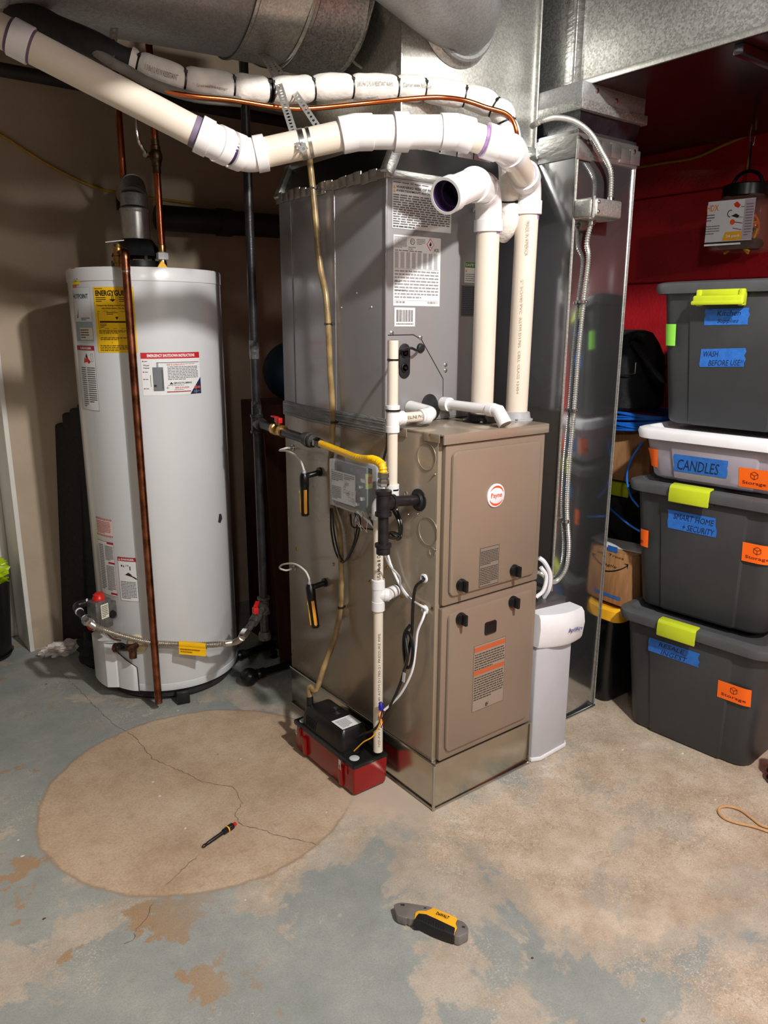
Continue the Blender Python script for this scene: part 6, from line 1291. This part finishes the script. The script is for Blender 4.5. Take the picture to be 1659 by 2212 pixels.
nJ = Rj@V((-1, 0, 0)); tJ = Rj@V((0, -1, 0))
o_ = jp+nJ*.0940-tJ*.090+V((0, 0, .034)); L = Lab(planef(o_, tJ, (0, 0, 1), nJ)); w_, h_ = .150, .130
L.rect(0, 0, w_, h_, (226, 224, 226)); L.rect(w_*.78, .002, w_, h_-.002, (190, 176, 186), 1); L.rect(0, -.006, w_*.78, -.001, (30, 30, 30), 1); L.rect(0, -.012, w_*.78, -.006, (236, 236, 236), 1)
L.text('HDX', -.002, h_*.76, .038, .020, (240, 140, 60), bold=.02); L.lines(.0, .025, h_*.5, h_*.7, 3, (90, 90, 90)); L.lines(0, .045, h_*.18, h_*.42, 4, (120, 120, 120)); L.lines(w_*.82, w_*.97, h_*.1, h_*.9, 12, (130, 110, 125))
L.poly([(w_*.37, .002), (w_*.78, .002), (w_*.78, .030), (w_*.43, .030)], (246, 176, 30), 1); L.text('24 pack', w_*.45, .009, w_*.3, .012, (240, 236, 220), 3, bold=.02)
L.poly([(w_*.55, h_*.9), (w_*.62, h_*.95), (w_*.70, h_*.86), (w_*.66, h_*.79), (w_*.58, h_*.83)], (220, 50, 30)); L.rect(w_*.70, h_*.80, w_*.79, h_*.83, (226, 140, 60))
for k in range(9): a0, a1 = math.radians(60+k*24), math.radians(60+(k+1)*24); L.poly([(w_*.5+.010*math.cos(a0), h_*.67+.012*math.sin(a0)), (w_*.5+.010*math.cos(a1), h_*.67+.012*math.sin(a1)), (w_*.5+.0075*math.cos(a1), h_*.67+.0095*math.sin(a1)), (w_*.5+.0075*math.cos(a0), h_*.67+.0095*math.sin(a0))], (20, 20, 20))
L.poly([(w_*.52, h_*.61), (w_*.62, h_*.66), (w_*.70, h_*.60), (w_*.66, h_*.55)], (20, 20, 20)); L.rect(w_*.68, h_*.555, w_*.77, h_*.575, (200, 120, 60))
L.poly([(w_*.56+.008*math.cos(k*pi/6), h_*.46+.009*math.sin(k*pi/6)) for k in range(12)], (240, 90, 40)); L.poly([(w_*.6, h_*.47), (w_*.77, h_*.43), (w_*.77, h_*.41), (w_*.6, h_*.45)], (90, 50, 60)); L.poly([(w_*.58, h_*.32), (w_*.77, h_*.27), (w_*.77, h_*.25), (w_*.58, h_*.30)], (110, 70, 120))
L.obj('jar_label', jb_)
hk = PX(1624, 292, 1.47)
m_ = M(); m_.tube([hk-V((0, 0, .02)), V((jc.x, jc.y+.006, zl+.046))], .003, tan, 6); m_.tube([hk-V((0, 0, .02)), V((jc.x, jc.y-.004, zl+.046))], .003, blackr, 6); m_.tube(spline([hk+V((.02, 0, .01)), hk+V((0, .006, .006)), hk-V((0, 0, .03)), hk+V((0, -.010, -.03)), hk+V((0, -.012, -.006))], 5), .002, steel, 6)
m_.obj('hanging_cord', None, 'doubled cord with a metal hook that holds up the bungee jar', 'cord')
wire('yellow_wall_cable', [PX(x, y, 1.538) for x, y in ((1340, 366), (1380, 361), (1430, 353), (1500, 341), (1560, 315), (1620, 290), (1670, 272), (1760, 240))], .0055, romex, None, 'yellow cable strung across the red wall above the hanging jar', 'cable')
wire('yellow_wall_cable', [PY(x, y, 1.742) for x, y in ((-40, 268), (10, 296), (70, 335), (130, 370), (200, 402), (255, 416), (330, 428), (420, 440))], .0055, romex, None, 'yellow cable sagging along the beige wall above the water heater', 'cable')
a, b = PY(252, 412, 1.73), PY(272, 455, 1.73); M().box((a.x, 1.722, b.z), (b.x, 1.7495, a.z), black, .004).obj('cable_clip', None, 'black clip holding the yellow cable to the beige wall', 'clip')
# ================================================================ PIPES AT THE BACK WALL
a = PY(340, 470, 1.66); b = PY(600, 452, 1.66); m_ = M(); m_.tube([(a.x, 1.66, a.z), (1.45, 1.66, a.z+.02)], .048, mat('dark_drain_pipe', (50, 44, 42), .6, 0, .1, 20), 28); m_.tube([(a.x+.25, 1.66, a.z+.003), (a.x+.31, 1.66, a.z+.004)], .054, mat('dark_drain_pipe', (50, 44, 42)), 28); m_.obj('drain_pipe', None, 'dark horizontal drain pipe along the back wall behind the flue', 'pipe')
a = PY(0, 150, 1.6); m_ = M(); m_.tube([(-1.3, 1.6, a.z), (1.4, 1.6, a.z)], .022, mat('dark_drain_pipe', (50, 44, 42)), 18); m_.obj('overhead_black_pipe', None, 'black pipe running high along the back wall above the yellow cable', 'pipe')
# ================================================================ THINGS AT THE LEFT
tb = thing('trash_can', 'round black trash can with a bright green bag at the left edge', 'trash can', (-.775, 1.80, 0))
tc_ = V((-.765, 1.80, 0)); m_ = M(); m_.lathe([(.085, 0), (.09, .004), (.112, .31), (.116, .315), (.112, .318), (.105, .312), (.084, .01)], (-.775, 1.80, 0), black, 40, close=False); m_.add([V((-.775+.1*math.cos(k), 1.80+.1*math.sin(k), .02)) for k in [2*pi*i/20 for i in range(20)]], [list(range(20))], black); m_.obj('can', tb)
m_ = M()
m_.blob((-.745, 1.78, .345), .075, greenbag, .55, 9, 4, (1, .9, .8), 3); m_.blob((-.80, 1.80, .33), .08, greenbag, .5, 8, 4, (1, .9, .6), 5); m_.obj('liner_bag', tb)
M().blob((-.52, 1.655, .022), .062, tissue, .6, 9, 4, (1.25, .6, .42), 2).obj('crumpled_tissue', None, 'crumpled whitish paper on the floor at the foot of the beige wall', 'tissue')
fm = thing('folded_foam_mat', 'black ribbed folding foam mat leaning on the wall behind the water heater', 'mat', (-.36, 1.6, 0))
for k, (x, y) in enumerate(((-.445, 1.70), (-.40, 1.66), (-.355, 1.62), (-.315, 1.58))):
    top = PY(158+16*k, 902-10*k if k else 915, y); m_ = M(); m_.obox(((x+top.x)/2-.004, y, (top.z)/2), V((.026, .012, 0)), V((-.03, .06, 0)), V(((top.x-x)/2, .0, top.z/2)), blackm, .012); m_.obj('mat_panel', fm)
M().blob((-.425, 1.455, .085), .095, fabric, .35, 5, 4, (.9, .8, .9), 8).obj('black_cloth_bag', None, 'slumped black bag on the floor between foam mat and water heater', 'bag')
# between heater and furnace
bb = PY(525, 1230, 1.55)
m_ = M(); m_.box((.02, 1.50, 0), (.16, 1.62, PY(530, 1035, 1.5).z), cardd, .006); m_.obj('brown_panel_box', None, 'tall narrow brown box standing behind the water heater', 'box')
gz = PY(530, 1035, 1.5).z
m_ = M(); m_.lathe([(.04, 0), (.055, .02), (.062, .055), (.05, .09), (.03, .11), (.026, .13)], (.075, 1.555, gz), glass, 28, close=False); m_.obj('glass_globe', None, 'clear glass globe on the tall brown box behind the gas riser', 'glass')
m_ = M(); m_.obox((.185, 1.07, .50), V((.085, .025, 0)), V((.004, .012, -.002)), V((-.01, .02, .50)), mat('dark_stained_wood', (74, 44, 30), .5, 0, .2, 5, stretch=(8, 8, 1)), .003); m_.obj('wooden_board', None, 'dark stained wooden board leaning behind the furnace', 'board')
m_ = M(); a, b = PY(583, 955, 1.2), PY(606, 1330, 1.2); m_.tube([a, a.lerp(b, .9), b], [.014, .017, .015], blackm, 14); m_.obj('black_pole', None, 'slanted black foam-covered pole between gas riser and furnace', 'pole')
for (p, q_, r, lbl) in (((538, 1462), (660, 1425), .033, 'black metal rod with a glossy ball end, nearer the plinth'), ((498, 1422), (650, 1372), .030, 'black metal rod with a ball end, tucked behind the tank')):
    A_, B_ = PZ(*p, r), PZ(*q_, r); d_ = (B_-A_).normalized(); t = thing('finial_rod', lbl, 'rod', (A_.x, A_.y, 0)); m_ = M(); m_.sphere(A_, r, black, 28); m_.obj('ball_finial', t)
    m_ = M(); m_.tube([A_+d_*r*.9, A_+d_*(r+.006), A_+d_*(r+.007), A_+d_*(r+.014), A_+d_*(r+.015), A_+d_*(r+.03), A_+d_*(r+.031), A_+d_*.5], [.018, .02, .013, .013, .019, .019, .014, .014], black, 18); m_.obj('rod', t)
    A2 = A_
m_ = M(); c = PZ(592, 1415, .01); m_.lathe([(.014, 0), (.018, .004), (.008, .012), (.014, .02), (.012, .03), (0, .034)], (c.x, c.y, 0), black, 20); m_.obj('turned_finial', None, 'small black turned finial on the floor between the two rods', 'knob')
m_ = M(); c = PZ(600, 1392, .03); m_.blob((c.x+.05, c.y+.04, .03), .07, blackm, .2, 4, 3, (1.3, .7, .42), 4); m_.obj('black_shoe', None, 'dark flattened shape on the floor under the gas drip leg', 'bundle'); m_ = None
c = PX(640, 800, .75); m_ = M(); c = PY(632, 802, 1.25); m_.sphere(c, .115, mat('dark_teal_rubber', (10, 44, 56), .4), 40); m_.obj('teal_ball', None, 'dark teal ball half hidden behind the grey coil cabinet', 'ball')
m_ = M(); m_.box((c.x-.15, c.y-.12, 0), (c.x+.3, c.y+.16, c.z-.113), mat('dark_stained_wood', (74, 44, 30)), .005); m_.obj('dark_cabinet', None, 'dark wooden cabinet in the shadow under the teal ball', 'cabinet')
# ================================================================ THINGS ON THE FLOOR
A_, B_ = PZ(438, 1829, .006), PZ(509, 1779, .008); d_ = (B_-A_).normalized(); Ld = (B_-A_).length
bh = thing('bit_holder', 'black magnetic driver bit holder with a yellow ring on the bare cement patch', 'bit holder', (A_+B_)/2)
P_ = lambda k: A_.lerp(B_, k)
m_ = M(); m_.tube([P_(0), P_(.04), P_(.05), P_(.12), P_(.14), P_(.60), P_(.62)], [.003, .0045, .0045, .0035, .0045, .0050, .0055], black, 12); m_.obj('shaft', bh)
m_ = M(); m_.tube([P_(.60), P_(.62), P_(.72), P_(.73), P_(.75), P_(.90), P_(.92)], [.0055, .0075, .0080, .0075, .0085, .0085, .006], black, 16); m_.tube([P_(.73), P_(.76)], .0088, yelp, 16); m_.obj('collar', bh)
m_ = M(); m_.tube([P_(.90), P_(1.0), P_(1.01)], [.0055, .0055, .003], redp, 6); m_.obj('red_tip', bh)
kn = thing('utility_knife', 'yellow and black utility knife with a grey metal head lying on the worn concrete', 'knife', PZ(930, 1990, 0))
def flat(px_pts, z0_, z1_, mt, name, par, bev=.0015):
    P_ = [PZ(x, y, z1_) for x, y in px_pts]; bm = bmesh.new(); a = [bm.verts.new(p) for p in P_]; b = [bm.verts.new(V((p.x, p.y, z0_))) for p in P_]
    bm.faces.new(a); bm.faces.new(b[::-1]); n = len(P_)
    for i in range(n): bm.faces.new([a[i], b[i], b[(i+1) % n], a[(i+1) % n]])
    bmesh.ops.recalc_face_normals(bm, faces=bm.faces); m = M(); m.bm(bm, mt, bev, 2); return m.obj(name, par)
K = lambda *a: [(840+x*190/1659, 1930+y*110/960) for x, y in a]
kg = mat('grey_knife_metal', (144, 138, 134), .4, .5, .08, 40)
hd = flat(K((95, 210), (150, 180), (230, 165), (400, 180), (560, 210), (740, 235), (820, 260), (700, 330), (560, 330), (490, 380), (480, 480), (390, 480), (340, 450), (320, 470), (170, 420), (145, 385)), .003, .022, kg, 'head', kn)
flat(K((560, 318), (700, 322), (840, 262), (1000, 330), (1150, 390), (1300, 470), (1260, 560), (1290, 640), (1270, 760), (1210, 780), (1180, 700), (900, 600), (600, 500), (478, 470), (500, 350)), .002, .024, yelp, 'yellow_housing', kn)
gp_ = flat(K((560, 370), (700, 385), (900, 475), (1080, 560), (1250, 640), (1225, 780), (1060, 730), (850, 650), (680, 570), (590, 520), (470, 510), (520, 420)), .001, .0265, blackr, 'rubber_grip', kn)
flat(K((1290, 490), (1390, 520), (1470, 590), (1500, 660), (1495, 740), (1330, 820), (1240, 800), (1235, 740), (1290, 640), (1260, 560)), .002, .0245, kg, 'tail_cap', kn)
m_ = M()
for k in range(11):
    p, q_ = K((575+k*46, 395+k*19.5))[0], K((568+k*46, 480+k*21))[0]; m_.tube([PZ(*p, .0268), PZ(*q_, .0268)], .0012, blackr, 6)
m_.obj('grip_rib', gp_)['kind'] = 'stuff'
for pts in (((222, 195), (295, 200), (298, 232), (222, 222)), ((660, 262), (710, 265), (700, 285), (655, 280)), ((1380, 610), (1440, 620), (1435, 650), (1375, 635))): flat(K(*pts), .0222, .0226 if pts[0][0] != 1380 else .0250, sl, 'slot', hd, 0)
o_ = PZ(*K((885, 395))[0], .0245); u_ = (PZ(*K((1120, 490))[0], .0245)-o_); L = Lab(planef(o_, u_.normalized(), V((0, 0, 1)).cross(u_).normalized(), (0, 0, 1)), .0004); L.text('DeWALT', 0, 0, u_.length, .0085, (30, 24, 16), bold=.03); L.obj('lettering', kn)
wire('tan_cord', [PZ(x, y, .005) for x, y in ((1700, 1812), (1659, 1796), (1625, 1785), (1590, 1777), (1566, 1768), (1553, 1755), (1556, 1744), (1575, 1742), (1600, 1750), (1625, 1768), (1645, 1783), (1672, 1790))], .0035, cabt, None, 'tan cord looping on the floor at the right edge', 'cord')
c = PZ(1672, 1692, 0); m_ = M(); m_.lathe([(.034, 0), (.036, .012), (.026, .022), (.038, .034), (.030, .046), (.018, .05), (.03, .07), (.034, .10), (.026, .13), (.02, .16)], (c.x+.012, c.y-.01, 0), mat('dark_turned_wood', (40, 24, 18), .3, 0, .1, 30), 28); m_.obj('turned_wood_foot', None, 'dark turned wooden foot just showing at the right edge', 'furniture foot')
m_ = M(); cp_m = mat('paint_chip_white', (226, 220, 210), .6)
for x, y in ((95, 1985), (40, 1815), (48, 1850), (345, 1720), (520, 1640), (470, 1630), (400, 1790), (1390, 2205), (1150, 2070), (320, 1530), (385, 1535), (240, 1460), (1545, 1728), (530, 1945), (705, 1755), (1180, 1638), (1345, 1620), (1475, 1628), (100, 1478), (330, 1690)):
    c = PZ(x, y, 0); r = random.uniform(.002, .006); a = random.random()*3; k = [(c.x+r*math.cos(a+t)*random.uniform(.6, 1.2), c.y+r*.6*math.sin(a+t)*random.uniform(.6, 1.2)) for t in (0, 1.2, 2.4, 3.6, 5)]
    m_.prism([(p[0], p[1]) for p in k], (0, 0, .0002), (1, 0, 0), (0, 1, 0), (0, 0, 1), .0012, random.choice([cp_m, cp_m, cardd, tan]))
m_.obj('floor_debris', floor, kind='stuff')
